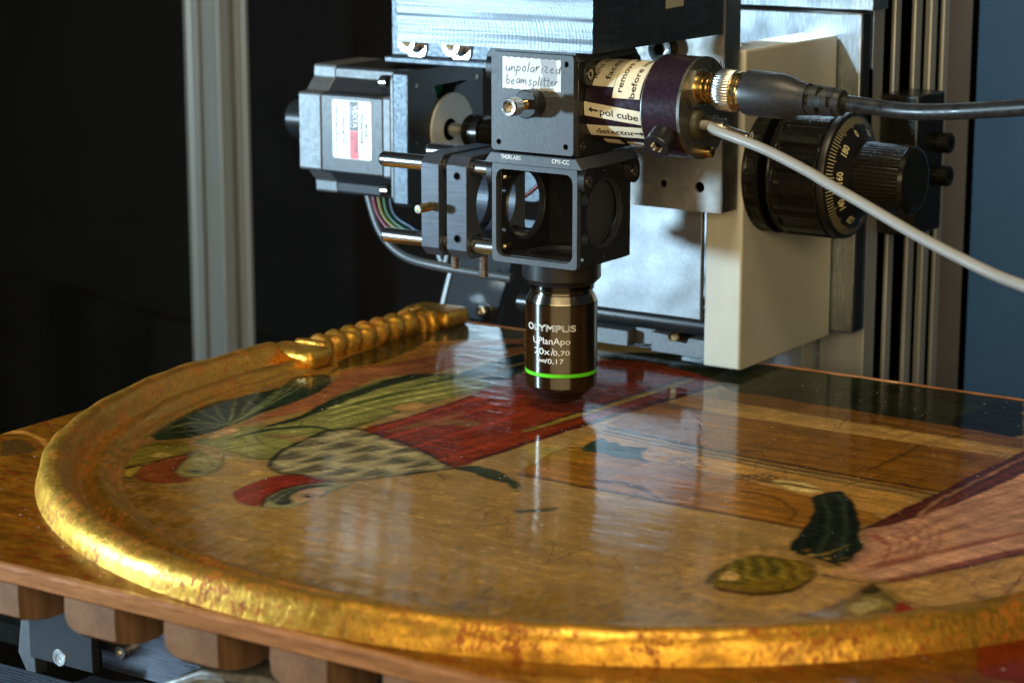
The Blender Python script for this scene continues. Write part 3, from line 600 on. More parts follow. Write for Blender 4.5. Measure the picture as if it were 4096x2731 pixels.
([(92.7,-74.9),(100.1,-75.1),(109.7,-83.9),(109.8,-90.5)],0.35,(86,52,20),0.6),
([(116.2,-69.9),(129.3,-67.8),(142.1,-79.0),(144.2,-89.8),(133.8,-91.1)],0.35,(86,52,20),0.6),
([(137.5,-49.5),(129.9,-50.2),(120.6,-51.2),(115.4,-51.6)],0.38,(72,58,26),0.75),
([(136.9,-49.2),(128.4,-49.7),(118.9,-50.6),(114.2,-51.4)],0.38,(72,58,26),0.75),
([(136.2,-49.0),(127.0,-49.3),(117.1,-50.1),(112.9,-51.1)],0.38,(72,58,26),0.75),
([(135.5,-48.7),(125.5,-48.9),(115.3,-49.5),(111.7,-50.9)],0.38,(72,58,26),0.75),
([(134.9,-48.5),(124.0,-48.5),(113.6,-48.9),(110.5,-50.6)],0.38,(72,58,26),0.75),
([(104.4,-51.5),(103.7,-47.7),(105.8,-47.3),(107.4,-52.0),(105.9,-53.0)],0.38,(60,40,20),0.75),
([(107.7,-52.9),(106.7,-48.5),(109.1,-48.7),(110.4,-52.8),(107.8,-51.7)],0.38,(60,40,20),0.75),
([(108.2,-49.0),(107.4,-45.1),(109.5,-44.8),(111.2,-49.5),(109.7,-50.5)],0.38,(60,40,20),0.75),
([(111.4,-50.3),(110.5,-46.0),(112.8,-46.1),(114.1,-50.3),(111.6,-49.2)],0.38,(60,40,20),0.75),
([(111.9,-46.4),(111.2,-42.5),(113.3,-42.2),(114.9,-46.9),(113.4,-47.9)],0.38,(60,40,20),0.75),
([(115.2,-47.8),(114.2,-43.4),(116.6,-43.6),(117.9,-47.7),(115.3,-46.6)],0.38,(60,40,20),0.75),
([(140.0,-60.5),(151.5,-79.1),(159.6,-98.5),(164.9,-118.7)],0.5,(14,18,14),0.4),
([(141.5,-57.4),(153.5,-77.0),(162.5,-97.8),(168.9,-118.3)],0.5,(60,72,56),0.4),
([(143.1,-54.3),(155.5,-75.0),(165.4,-97.0),(172.8,-117.9)],0.5,(14,18,14),0.4),
([(144.7,-51.1),(157.6,-73.0),(168.3,-96.2),(176.8,-117.5)],0.5,(60,72,56),0.4),
([(146.3,-48.0),(159.6,-70.9),(171.2,-95.5),(180.7,-117.1)],0.5,(14,18,14),0.4),
([(181.8,-127.0),(188.5,-108.3),(193.3,-86.1),(199.5,-54.2),(206.4,-15.1)],0.5,(206,150,108),0.42),
([(182.1,-124.5),(187.2,-102.9),(190.4,-79.6),(195.9,-45.8),(202.2,-4.2)],0.65,(120,62,46),0.42),
([(182.5,-122.0),(185.9,-97.3),(187.5,-73.0),(192.3,-37.1),(197.8,7.0)],0.8,(206,150,108),0.42),
([(182.8,-119.5),(184.6,-91.7),(184.5,-66.3),(188.6,-28.3),(193.3,18.5)],0.5,(120,62,46),0.42),
([(183.2,-117.0),(183.2,-86.0),(181.4,-59.5),(184.8,-19.2),(188.7,30.3)],0.65,(206,150,108),0.42),
([(183.6,-114.5),(181.9,-80.3),(178.3,-52.6),(180.9,-10.0),(184.0,42.5)],0.8,(120,62,46),0.42),
([(183.9,-112.0),(180.5,-74.4),(175.2,-45.5),(176.9,-0.5),(179.1,55.0)],0.5,(206,150,108),0.42),
([(171.6,-90.4),(176.2,-87.2),(183.2,-94.4),(187.5,-106.1),(188.4,-119.7)],0.5,(120,60,46),0.5),
([(172.5,-85.4),(177.1,-81.6),(184.8,-90.4),(189.3,-103.2),(189.8,-117.0)],0.5,(120,60,46),0.5),
([(173.4,-80.5),(178.1,-76.0),(186.4,-86.2),(191.0,-100.2),(191.2,-114.4)],0.5,(120,60,46),0.5),
([(174.3,-75.5),(179.1,-70.3),(188.1,-82.1),(192.8,-97.3),(192.6,-111.7)],0.5,(120,60,46),0.5),
([(175.3,-70.4),(180.1,-64.6),(189.7,-77.9),(194.6,-94.3),(194.0,-109.1)],0.5,(120,60,46),0.5),
([(176.2,-65.3),(181.1,-58.8),(191.4,-73.7),(196.4,-91.3),(195.4,-106.4)],0.5,(120,60,46),0.5),
([(168.4,-83.9),(170.1,-63.7),(171.9,-37.3),(175.1,36.4)],0.6,(60,22,18),0.8),
([(179.5,-133.5),(191.4,-132.4),(200.1,-126.5),(211.8,-101.5),(221.4,-78.4)],0.7,(74,34,26),0.8),
([(205.1,-140.5),(203.3,-128.6),(205.0,-120.7)],0.4,(120,84,44),0.5),
([(208.2,-135.8),(206.2,-123.4),(207.8,-115.0)],0.4,(120,84,44),0.5),
([(211.2,-131.1),(209.2,-118.1),(210.6,-109.3)],0.4,(120,84,44),0.5),
([(214.3,-126.4),(212.1,-112.8),(213.4,-103.5)],0.4,(120,84,44),0.5),
([(217.5,-121.6),(215.1,-107.5),(216.2,-97.6)],0.4,(120,84,44),0.5),
([(220.6,-116.8),(218.1,-102.2),(219.1,-91.7)],0.4,(120,84,44),0.5),
([(223.7,-112.0),(221.1,-96.8),(221.9,-85.8)],0.4,(120,84,44),0.5),
([(226.9,-107.1),(224.2,-91.3),(224.8,-79.8)],0.4,(120,84,44),0.5),
([(153.6,-159.8),(150.2,-144.3),(153.1,-127.3),(163.1,-126.2),(170.1,-124.3),(177.9,-134.6)],0.7,(58,42,14),0.7),
([(148.6,-137.0),(153.8,-141.9),(155.9,-148.8),(160.4,-151.2)],0.6,(150,124,44),0.5),
([(149.9,-134.3),(155.8,-140.6),(158.0,-147.3),(162.4,-149.8)],0.6,(58,48,14),0.5),
([(151.3,-131.7),(157.8,-139.2),(160.1,-145.9),(164.3,-148.5)],0.6,(150,124,44),0.5),
([(154.7,-132.8),(159.8,-137.8),(162.2,-144.5),(166.3,-147.1)],0.6,(58,48,14),0.5),
([(156.0,-130.2),(161.8,-136.5),(164.3,-143.0),(168.3,-145.8)],0.6,(150,124,44),0.5),
([(157.4,-127.6),(163.8,-135.1),(166.4,-141.6),(170.2,-144.4)],0.6,(58,48,14),0.5),
([(160.7,-128.7),(165.8,-133.7),(168.5,-140.2),(172.2,-143.1)],0.6,(150,124,44),0.5),
([(162.1,-126.1),(167.8,-132.4),(170.6,-138.7),(174.2,-141.7)],0.6,(58,48,14),0.5),
([(163.4,-123.4),(169.8,-131.0),(172.7,-137.3),(176.2,-140.4)],0.6,(150,124,44),0.5),
([(153.6,-151.2),(154.3,-148.0),(156.6,-148.6)],0.45,(50,36,18),0.8),
([(156.9,-154.9),(160.5,-155.7),(162.6,-153.7)],0.45,(70,44,22),0.7),
([(155.8,-161.5),(167.3,-161.1),(177.2,-151.7),(178.9,-138.5)],0.5,(64,40,16),0.7),
([(194.2,-161.2),(195.8,-149.4),(194.8,-133.1)],0.7,(56,40,20),0.7),
([(198.5,-150.2),(200.5,-146.7),(203.3,-147.9)],0.5,(52,40,20),0.8),
([(199.8,-138.9),(206.0,-142.5),(209.5,-146.8)],0.6,(50,42,22),0.6),
([(190.1,-171.0),(195.4,-163.7),(203.0,-161.0)],0.7,(104,54,36),0.6),
([(191.7,-129.8),(192.5,-129.2)],1.0,(112,78,30),0.5),
([(190.6,-134.3),(191.0,-134.2)],0.8,(206,158,84),0.45),
([(194.1,-136.8),(195.0,-136.4)],1.0,(112,78,30),0.5),
([(192.1,-140.7),(192.5,-140.7)],0.8,(206,158,84),0.45),
([(195.1,-144.2),(196.0,-144.0)],1.0,(112,78,30),0.5),
([(192.2,-147.2),(192.7,-147.4)],0.8,(206,158,84),0.45),
([(194.5,-151.5),(195.5,-151.5)],1.0,(112,78,30),0.5),
([(191.0,-153.6),(191.4,-153.8)],0.8,(206,158,84),0.45),
([(192.5,-158.4),(193.4,-158.6)],1.0,(112,78,30),0.5),
([(188.5,-159.4),(188.9,-159.8)],0.8,(206,158,84),0.45),
([(189.2,-164.5),(190.0,-164.8)],1.0,(112,78,30),0.5),
([(185.0,-164.4),(185.3,-164.9)],0.8,(206,158,84),0.45),
([(184.7,-169.5),(185.5,-169.9)],1.0,(112,78,30),0.5),
([(180.5,-168.3),(180.8,-168.9)],0.8,(206,158,84),0.45),
([(179.3,-173.1),(180.0,-173.7)],1.0,(112,78,30),0.5),
([(175.3,-171.0),(175.5,-171.6)],0.8,(206,158,84),0.45),
([(173.4,-175.3),(173.9,-175.8)],1.0,(112,78,30),0.5),
([(169.8,-172.2),(169.9,-172.8)],0.8,(206,158,84),0.45),
([(167.1,-175.7),(167.5,-176.3)],1.0,(112,78,30),0.5),
([(164.1,-172.0),(164.1,-172.5)],0.8,(206,158,84),0.45),
([(160.8,-174.5),(161.0,-175.0)],1.0,(112,78,30),0.5),
([(158.6,-170.2),(158.5,-170.7)],0.8,(206,158,84),0.45),
([(154.8,-171.6),(155.0,-172.0)],1.0,(112,78,30),0.5),
([(153.6,-167.0),(153.4,-167.4)],0.8,(206,158,84),0.45),
([(149.6,-167.2),(149.6,-167.5)],1.0,(112,78,30),0.5),
([(149.4,-162.5),(149.1,-162.8)],0.8,(206,158,84),0.45),
([(145.3,-161.4),(145.2,-161.5)],1.0,(112,78,30),0.5),
([(146.2,-157.0),(145.8,-157.1)],0.8,(206,158,84),0.45),
([(142.4,-154.6),(142.1,-154.5)],1.0,(112,78,30),0.5),
([(144.3,-150.7),(143.9,-150.7)],0.8,(206,158,84),0.45),
([(140.9,-147.1),(140.6,-146.8)],1.0,(112,78,30),0.5),
([(143.8,-144.0),(143.3,-143.8)],0.8,(206,158,84),0.45),
([(141.0,-139.4),(140.7,-138.9)],1.0,(112,78,30),0.5),
([(144.8,-137.2),(144.3,-136.9)],0.8,(206,158,84),0.45),
([(142.8,-132.0),(142.5,-131.2)],1.0,(112,78,30),0.5),
([(147.1,-131.0),(146.7,-130.5)],0.8,(206,158,84),0.45),
([(146.2,-125.3),(145.9,-124.3)],1.0,(112,78,30),0.5),
([(150.8,-125.5),(150.4,-124.9)],0.8,(206,158,84),0.45),
([(150.9,-119.7),(150.8,-118.7)],1.0,(112,78,30),0.5),
([(155.6,-121.2),(155.3,-120.6)],0.8,(206,158,84),0.45),
([(156.7,-115.8),(156.7,-114.6)],1.0,(112,78,30),0.5),
([(161.2,-118.4),(160.9,-117.7)],0.8,(206,158,84),0.45),
([(163.3,-113.6),(163.4,-112.4)],1.0,(112,78,30),0.5),
([(167.2,-117.3),(167.0,-116.6)],0.8,(206,158,84),0.45),
([(170.1,-113.4),(170.3,-112.2)],1.0,(112,78,30),0.5),
([(173.2,-117.8),(173.2,-117.2)],0.8,(206,158,84),0.45),
([(176.7,-115.1),(177.1,-114.0)],1.0,(112,78,30),0.5),
([(178.8,-120.0),(178.9,-119.4)],0.8,(206,158,84),0.45),
([(182.7,-118.6),(183.3,-117.7)],1.0,(112,78,30),0.5),
([(183.8,-123.7),(184.0,-123.2)],0.8,(206,158,84),0.45),
([(187.8,-123.6),(188.5,-122.8)],1.0,(112,78,30),0.5),
([(187.8,-128.6),(188.1,-128.2)],0.8,(206,158,84),0.45),
]
STYLE = {  # name: (srgb, streak amount, dark outline width, outline strength)
 'band_dark': ((34, 36, 20), .25, 0, 0), 'band_black': ((22, 22, 20), .2, 0, 0), 'band_brown': ((118, 76, 26), .25, .5, .6), 'band_tan': ((176, 132, 66), .2, .5, .7),
 'band_orange': ((126, 80, 22), .25, 0, 0), 'line1': ((62, 38, 16), .2, 0, 0), 'line2': ((78, 48, 20), .2, 0, 0), 'line3': ((92, 60, 26), .2, 0, 0),
 'band_tan2': ((170, 122, 56), .2, 0, 0), 'band_orange2': ((144, 92, 26), .3, .6, .6), 'arcline': ((92, 52, 20), 0, 0, 0), 'arcline2': ((98, 58, 22), 0, 0, 0), 'wall_line': ((86, 54, 26), .2, 0, 0),
 'red': ((116, 42, 20), .45, 1.8, .55), 'red2': ((114, 42, 20), .30, .5, .3), 'gold_stripe': ((150, 122, 52), .4, .6, .7), 'stripe_dark': ((60, 34, 20), .4, 0, 0), 'red_hem': ((70, 28, 22), .3, 0, 0),
 'leaf': ((112, 74, 38), .5, 0, 0), 'leaf2': ((112, 74, 38), .5, 0, 0),
 'col_shadow': ((52, 40, 14), .3, 0, 0), 'grey_back': ((66, 66, 52), .25, 0, 0), 'tan_back': ((146, 98, 46), .25, .5, .4), 'brown_strip': ((134, 78, 48), .2, .5, .4), 'dark_wedge': ((40, 44, 32), .2, 0, 0),
 'rust_robe': ((134, 78, 44), .25, .6, .5), 'wing_dark': ((36, 46, 30), .5, .8, .5), 'wing_ray1': ((92, 96, 62), .2, 0, 0), 'wing_ray2': ((86, 92, 58), .2, 0, 0), 'wing_ray3': ((80, 88, 56), .2, 0, 0), 'wing_ray4': ((30, 38, 28), .2, 0, 0),
 'robe': ((124, 117, 60), .45, 2.6, .7), 'robe_edge1': ((40, 46, 30), .4, 0, 0), 'robe_edge2': ((84, 84, 40), .5, 0, 0), 'robe_fold': ((52, 60, 36), .3, 0, 0), 'robe_dark': ((60, 66, 36), .3, 0, 0), 'robe_sh': ((132, 104, 58), .3, .5, .5), 'belt_tan': ((166, 122, 64), .2, .5, .8),
 'wing_right': ((26, 34, 24), .4, .6, .4), 'wing_right_b': ((120, 90, 48), .3, 0, 0), 'hand': ((164, 124, 76), .2, .5, .6),
 'gold_hat': ((34, 34, 16), .2, 0, 0), 'gold_hat_y': ((150, 126, 50), .2, 0, 0), 'face1': ((112, 100, 38), .4, .6, .7), 'face1_l': ((160, 136, 70), .3, 0, 0),
 'scarf': ((118, 62, 32), .45, 1.8, .6), 'face2': ((120, 108, 62), .3, .6, .6), 'face2_eye': ((52, 46, 30), 0, 0, 0), 'neck': ((146, 118, 72), .25, .4, .4),
 'shawl': ((150, 134, 92), .1, .9, .85), 'cap_red': ((112, 38, 24), .25, .7, .6), 'face3': ((128, 118, 80), .3, .7, .7), 'face3_skin': ((158, 124, 88), .15, 0, 0), 'face3_hair': ((52, 54, 44), .4, 0, 0), 'face3_eye': ((50, 42, 32), 0, 0, 0),
 'arm_dark': ((42, 50, 36), .3, .6, .5), 'arm_skin': ((116, 98, 56), .3, .4, .5), 'arm2': ((50, 54, 38), .3, 0, 0),
 'star': ((34, 46, 42), .35, .6, .6), 'cross': ((72, 60, 36), .3, 0, 0), 'ahand': ((204, 172, 106), .3, .5, .6),
 'sleeve': ((20, 28, 22), .3, .6, .4), 'sleeve_gold': ((100, 88, 40), .2, 0, 0), 'pink': ((172, 124, 96), .35, 2.4, .6), 'maroon': ((78, 38, 32), .4, 0, 0),
 'pinkfold1': ((142, 82, 62), .3, 0, 0), 'pinkfold2': ((140, 86, 64), .3, 0, 0), 'pinkfold3': ((112, 60, 48), .3, 0, 0), 'pinkfold4': ((146, 92, 70), .3, 0, 0),
 'tan_cloth': ((166, 124, 68), .3, .8, .5), 'tan_line': ((98, 62, 36), .2, 0, 0), 'halo': ((172, 126, 64), .1, 0, 0), 'head': ((112, 86, 24), .35, .8, .6), 'head_hair': ((92, 78, 24), .4, 0, 0), 'head_face': ((190, 150, 84), .2, 0, 0), 'head_edge': ((80, 50, 18), .2, 0, 0),
 'head2': ((112, 92, 46), .4, .6, .5), 'head2_face': ((150, 130, 80), .2, 0, 0), 'head2_dark': ((60, 48, 24), .3, 0, 0), 'red_bit': ((124, 36, 20), .1, 0, 0), 'red_out': ((104, 34, 14), .3, .5, .4),
 'sp_dark': ((70, 46, 18), .2, 0, 0), 'sp_line': ((150, 98, 40), .2, 0, 0)}
def lattice(u, v, seed):
    g = np.random.default_rng(seed).random((128, 128)).astype(np.float32)
    iu, iv = np.floor(u).astype(int), np.floor(v).astype(int); fu, fv = u - iu, v - iv
    fu = fu * fu * (3 - 2 * fu); fv = fv * fv * (3 - 2 * fv); iu &= 127; iv &= 127; ju, jv = (iu + 1) & 127, (iv + 1) & 127
    return (g[iu, iv] * (1 - fu) + g[ju, iv] * fu) * (1 - fv) + (g[iu, jv] * (1 - fu) + g[ju, jv] * fu) * fv
def inside(px, py, poly):
    r = np.zeros(px.shape, bool); n = len(poly)
    for i in range(n):
        (x0, y0), (x1, y1) = poly[i], poly[(i + 1) % n]
        if y0 == y1: continue
        r ^= ((py < y0) != (py < y1)) & (px < (x1 - x0) * (py - y0) / (y1 - y0) + x0)
    return r
def edge_dist(px, py, poly):
    d = np.full(px.shape, 1e9)
    for i in range(len(poly)):
        (x0, y0), (x1, y1) = poly[i], poly[(i + 1) % len(poly)]
        dx, dy = x1 - x0, y1 - y0; L = dx * dx + dy * dy or 1
        t = np.clip(((px - x0) * dx + (py - y0) * dy) / L, 0, 1)
        d = np.minimum(d, np.hypot(px - x0 - t * dx, py - y0 - t * dy))
    return d
def smooth_poly(p, it=1, k=.13):
    for _ in range(it):
        o = []
        for i in range(len(p)):
            a, b = p[i], p[(i + 1) % len(p)]
            o += [(a[0] * (1 - k) + b[0] * k, a[1] * (1 - k) + b[1] * k), (a[0] * k + b[0] * (1 - k), a[1] * k + b[1] * (1 - k))]
        p = o
    return p
SH_U = (.30, .954)
def paint_panel():
    nx, ny = int((PX1 - PX0) / ST) + 1, int((PY1 - PY0) / ST) + 1
    xs = np.linspace(PX0, PX1, nx); ys = np.linspace(PY0, PY1, ny)
    X, Y = np.meshgrid(xs, ys, indexing='ij')
    wx = X + 1.1 * (lattice(X / 6, Y / 6, 1) - .5) + .5 * (lattice(X / 1.7, Y / 1.7, 2) - .5)
    wy = Y + 1.1 * (lattice(X / 6 + 40, Y / 6, 3) - .5) + .5 * (lattice(X / 1.7, Y / 1.7 + 40, 4) - .5)
    L = lambda c: np.array(lin(c), np.float32)
    d = np.hypot(X - ACX, np.minimum(Y - ACY, 0))
    base = L((152, 117, 64)); C = np.empty((nx, ny, 4), np.float32); C[..., :3] = base; C[..., 3] = .22
    big = lattice(X / 38, Y / 30, 5)[..., None]; C[..., :3] *= .86 + .28 * big
    # rubbed gilding near the moulding: brighter leaf in short broken strokes
    nearrim = np.clip((d - 120) / 60, 0, 1)
    br = lattice(X / 2.2, Y / 6.5, 6) * .6 + lattice(X / 1.1, Y / 2.6, 7) * .4
    k = (np.clip((br - .46) * 6, 0, 1) * nearrim)[..., None]
    C[..., :3] = C[..., :3] * (1 - k) + L((190, 138, 30)) * k; C[..., 3] += .5 * k[..., 0] + .12 * nearrim
    dk = (np.clip((.42 - br) * 5, 0, 1) * nearrim)[..., None]; C[..., :3] *= 1 - .4 * dk
    # spandrels outside the moulding: varnished, streaky brown-gold
    out = (d > 200) | (X < PX0 + 14)
    st = lattice(X / 22, Y / 2.4, 8) * .5 + lattice(X / 5, Y / 5, 9) * .5
    sp = L((126, 78, 18)) * (.45 + .85 * st[..., None]); rd = np.clip((lattice(X / 3, Y / 1.6, 10) - .68) * 6, 0, 1)[..., None]
    sp = sp * (1 - rd) + L((112, 44, 14)) * rd
    C[..., :3] = np.where(out[..., None], sp, C[..., :3]); C[..., 3] = np.where(out, .3, C[..., 3])
    ang = R(72)
    su, sv = X * math.cos(ang) + Y * math.sin(ang), -X * math.sin(ang) + Y * math.cos(ang)
    S1 = lattice(su / 26, sv / 1.5, 11) * .55 + lattice(su / 14, sv / .7, 12) * .45
    S2 = lattice(X / 30, Y / 1.6, 13)
    off = [(-.25, -.25), (.25, -.25), (-.25, .25), (.25, .25)]
    for name, poly in PAINT.items():
        if name[:5] == 'crack':
            (x0, y0), (x1, y1) = poly
            dd = edge_dist(wx, wy, [poly[0], poly[1]])
            m = np.clip(1 - dd / .45, 0, 1)[..., None] * .75; C[..., :3] = C[..., :3] * (1 - m) + L((46, 28, 12)) * m; continue
        if name in ('dots', 'curls', 'fleck'):
            for i, (x, y) in enumerate(poly):
                if name == 'curls':
                    m = np.clip(1 - np.abs(np.hypot((wx - x), (wy - y)) - 1.5) / .55, 0, 1)
                else:
                    rr = 1.0 if name == 'dots' else .9
                    m = np.clip(1.6 - np.hypot((wx - x) / (1 if name == 'dots' else 3.2), (wy - y)) / rr, 0, 1)
                m = m[..., None] * .85; C[..., :3] = C[..., :3] * (1 - m) + L({'dots': (64, 60, 50), 'curls': (60, 40, 20), 'fleck': (84, 26, 18)}[name]) * m
            continue
        col, stk, ow, os_ = STYLE[name]
        poly = smooth_poly(poly, 2, .22) if name in ('shawl', 'cap_red', 'halo', 'head', 'scarf', 'face2') else smooth_poly(poly)
        a = np.array(poly); i0, i1 = np.searchsorted(xs, (a[:, 0].min() - 2, a[:, 0].max() + 2)); j0, j1 = np.searchsorted(ys, (a[:, 1].min() - 2, a[:, 1].max() + 2))
        if i1 <= i0 or j1 <= j0: continue
        sl = (slice(i0, i1), slice(j0, j1)); x, y = wx[sl], wy[sl]
        m = sum(inside(x + a_ * ST, y + b_ * ST, poly).astype(np.float32) for a_, b_ in off) / 4
        if name == 'red_out': m = m * (d[sl] > 212)
        elif name[:3] != 'sp_': m = m * (d[sl] < 192)
        c = np.broadcast_to(L(col), (*x.shape, 3)).copy()
        s = (S2 if name[:4] in ('band', 'line', 'wall') else S1)[sl]
        c *= (1 + 2.0 * stk * (s - .5))[..., None]
        c *= (.88 + .24 * lattice(x / 7, y / 7, 15))[..., None]
        if name == 'shawl':
            ux, uy = SH_U; u = x * ux + y * uy; v = -x * uy + y * ux
            v = v + 1.6 * (lattice(u / 14, v / 14, 21) - .5); row = np.floor(v / 9.5); fr = np.mod(u / 22 + row * .41 + .5 * lattice(row * 3.3, u / 30, 22), 1.0); lv = np.mod(v / 9.5, 1.0)
            tri = np.clip((fr * 1.15 - np.abs(lv - .45) * 1.5 + .12) * 2.2, 0, 1) * np.clip((1 - fr) * 4, 0, 1)
            k = (tri * (.55 + .6 * lattice(u / 8, v / .9, 16)))[..., None]; k = np.clip(k, 0, 1)
            k = k * .85; c = c * (1 - k) + L((36, 38, 32)) * k; c *= (.78 + .45 * lattice(u / 9, v / .8, 19))[..., None]
        if name == 'halo':
            rr = edge_dist(x, y, poly); k = np.clip(1 - np.abs(rr - 2.6) / 1.1, 0, 1) * (np.sin(x * 2.4) * np.sin(y * 2.4) > 0)
            c = c * (1 - .35 * k[..., None]); m = m * .45
        if ow:
            e = np.exp(-(edge_dist(x, y, poly) / (ow * 1.25)) ** 1.3)[..., None] * os_
            c = c * (1 - e) + c * .16 * e
        m = m[..., None]
        C[sl][..., :3] = C[sl][..., :3] * (1 - m) + c * m; C[sl][..., 3] *= 1 - m[..., 0]
        C[sl][..., 3] += m[..., 0] * (.18 if name[:4] in ('band', 'wall', 'line', 'halo') and 'dark' not in name and 'black' not in name else .02)
    for pts, wd, col, al in STROKES:      # fine brush lines: folds, hair, features, seams
        if len(pts) > 2:
            P = []
            for i in range(len(pts) - 1):
                a, b, c_, e = (np.array(pts[max(i - 1, 0)]), np.array(pts[i]), np.array(pts[i + 1]), np.array(pts[min(i + 2, len(pts) - 1)]))
                for t in np.linspace(0, 1, 5)[:-1]: P.append(.5 * (2 * b + (c_ - a) * t + (2 * a - 5 * b + 4 * c_ - e) * t ** 2 + (3 * b - a - 3 * c_ + e) * t ** 3))
            P.append(np.array(pts[-1]))
        else: P = [np.array(q) for q in pts]
        a = np.array(P); i0, i1 = np.searchsorted(xs, (a[:, 0].min() - 2, a[:, 0].max() + 2)); j0, j1 = np.searchsorted(ys, (a[:, 1].min() - 2, a[:, 1].max() + 2))
        if i1 <= i0 or j1 <= j0: continue
        sl = (slice(i0, i1), slice(j0, j1)); x, y = wx[sl], wy[sl]; dd = np.full(x.shape, 1e9)
        for k in range(len(P) - 1):
            dx, dy = P[k + 1] - P[k]; L2 = dx * dx + dy * dy or 1; t = np.clip(((x - P[k][0]) * dx + (y - P[k][1]) * dy) / L2, 0, 1)
            dd = np.minimum(dd, np.hypot(x - P[k][0] - t * dx, y - P[k][1] - t * dy))
        m = np.clip(1.25 - dd / (wd * 1.5), 0, 1) * min(1, al * 1.15) * (.55 + .6 * lattice(x / 3, y / 3, 20)) * (d[sl] < 192)
        m = np.clip(m, 0, 1)[..., None]; C[sl][..., :3] = C[sl][..., :3] * (1 - m) + L(col) * m
    for _ in range(1):        # aged paint has no razor edges
        for ax in (0, 1): C[..., :3] = .5 * C[..., :3] + .25 * (np.roll(C[..., :3], 1, ax) + np.roll(C[..., :3], -1, ax))
    wear = lattice(X / 16, Y / 9, 23) * .5 + lattice(X / 3.1, Y / 1.7, 24) * .5
    C[..., :3] *= (.80 + .40 * wear)[..., None]
    scuff = np.clip((lattice(X / 9, Y / 1.1, 25) * .6 + lattice(X / 1.3, Y / .8, 26) * .4 - .66) * 7, 0, 1)[..., None] * .5
    C[..., :3] *= 1 + scuff
    C = np.clip(C, 0.0015, 1)
    # gentle, real relief: old boards are never flat
    Z = ZP + .10 * (lattice(X / 60, Y / 25, 17) - .5) + .05 * (lattice(X / 9, Y / 4, 18) - .5)
    me = bpy.data.meshes.new('painted_surface')
    co = np.stack([X - PX0, Y - PY0, Z - ZP], -1).reshape(-1, 3).astype(np.float32) * U
    I = np.arange(nx * ny).reshape(nx, ny)
    quads = np.stack([I[:-1, :-1], I[1:, :-1], I[1:, 1:], I[:-1, 1:]], -1).reshape(-1, 4)
    nq = len(quads)
    me.vertices.add(nx * ny); me.vertices.foreach_set('co', co.ravel())
    me.loops.add(nq * 4); me.loops.foreach_set('vertex_index', quads.ravel().astype(np.int32))
    me.polygons.add(nq); me.polygons.foreach_set('loop_start', np.arange(0, nq * 4, 4, dtype=np.int32)); me.polygons.foreach_set('use_smooth', np.ones(nq, bool))
    at = me.color_attributes.new('paint', 'FLOAT_COLOR', 'POINT'); at.data.foreach_set('color', C.reshape(-1, 4).ravel())
    me.update(); me.validate(); me.materials.append(M['paint'])
    return me
panel = thing('painted_panel', 'old painted wooden panel with figures and a gilded arched moulding lying under the lens', 'painting', (PX0, PY0, ZP))
po = bpy.data.objects.new('painted_surface', paint_panel()); COL.objects.link(po); po.parent = panel; ORG[po.name] = Vector((PX0, PY0, ZP))
# board below the paint
obj('board', MB().box(PX0 + .2, PX1, PY0 + .2, PY1 - .1, ZP - 5.2, ZP - .15), M['rim'], panel)
def wob(a, k): return .35 * math.sin(a * .31 + k) + .25 * math.sin(a * .83 + 2 * k)
obj('edge_lip', MB().loft([[(x, PY0 - .5 + wob(x, 1) * .5, ZP - .9), (x, PY0 - .3 + wob(x, 2) * .3, ZP + .35), (x, PY0 + 1.6 + wob(x, 3), ZP + .5 + .2 * wob(x, 5)), (x, PY0 + 2.8 + wob(x, 4), ZP - .1), (x, PY0 + .3, ZP - 1.2)] for x in np.arange(PX0, PX1, 2.5)]), M['rim'], panel, ang=60)
obj('edge_lip', MB().loft([[(x, PY1 + .4 + wob(x, 1) * .5, ZP - 1.0), (x, PY1 + .3 + wob(x, 2) * .4, ZP + .3), (x, PY1 - .8 + wob(x, 3), ZP + .45 + .15 * wob(x, 5)), (x, PY1 - 1.6 + wob(x, 4), ZP - .1), (x, PY1 - .4, ZP - 1.2)] for x in np.arange(PX0, PX1, 2.5)]), M['rim'], panel, ang=60)
# gilded moulding swept along the arch
PROF = [(0, -.2), (.4, 1.4), (1.2, 1.8), (3.6, 1.6), (4.2, 2.3), (5.6, 4.0), (7.2, 4.9), (9, 5.0), (10.4, 4.2), (11.2, 2.6), (12.4, 1.6), (14.6, 1.3), (15.8, 2.2), (16.6, 4.6), (18, 7.2), (20, 9.4), (22.4, 10.4), (24.8, 10.3), (27, 8.8), (28.4, 6.6), (29.4, 3.8), (29.9, 1.2), (30.2, -.2)]
sweep = []
for y in np.linspace(-4, ACY, 22)[:-1]: sweep.append((ACX, y, math.pi))
for a in np.linspace(math.pi, 2 * math.pi, 330): sweep.append((ACX, ACY, a))
for y in np.linspace(ACY, 0, 20)[1:]: sweep.append((ACX, y, 2 * math.pi))
rings = []
for i, (cx, cy, a) in enumerate(sweep):
    s = i * 1.9; rr = []
    for j, (p, h) in enumerate(PROF):
        h *= .88
        n1 = math.sin(s * .043 + j * .7) * .5 + math.sin(s * .117 + j * .31 + 2) * .3 + math.sin(s * .29 + j * 1.1) * .16
        wv = min(1, h / 3)
        rad = RIN + p + .55 * n1 * wv; z = ZP + h + .38 * n1 * wv + .2 * math.sin(s * .21 + j * 2.1) * wv
        rr.append((cx + rad * math.cos(a), cy + rad * math.sin(a), z))
    rings.append(rr)
mm = MB().loft(rings, True, True)
obj('moulding', mm, M['gold'], panel, ang=70)
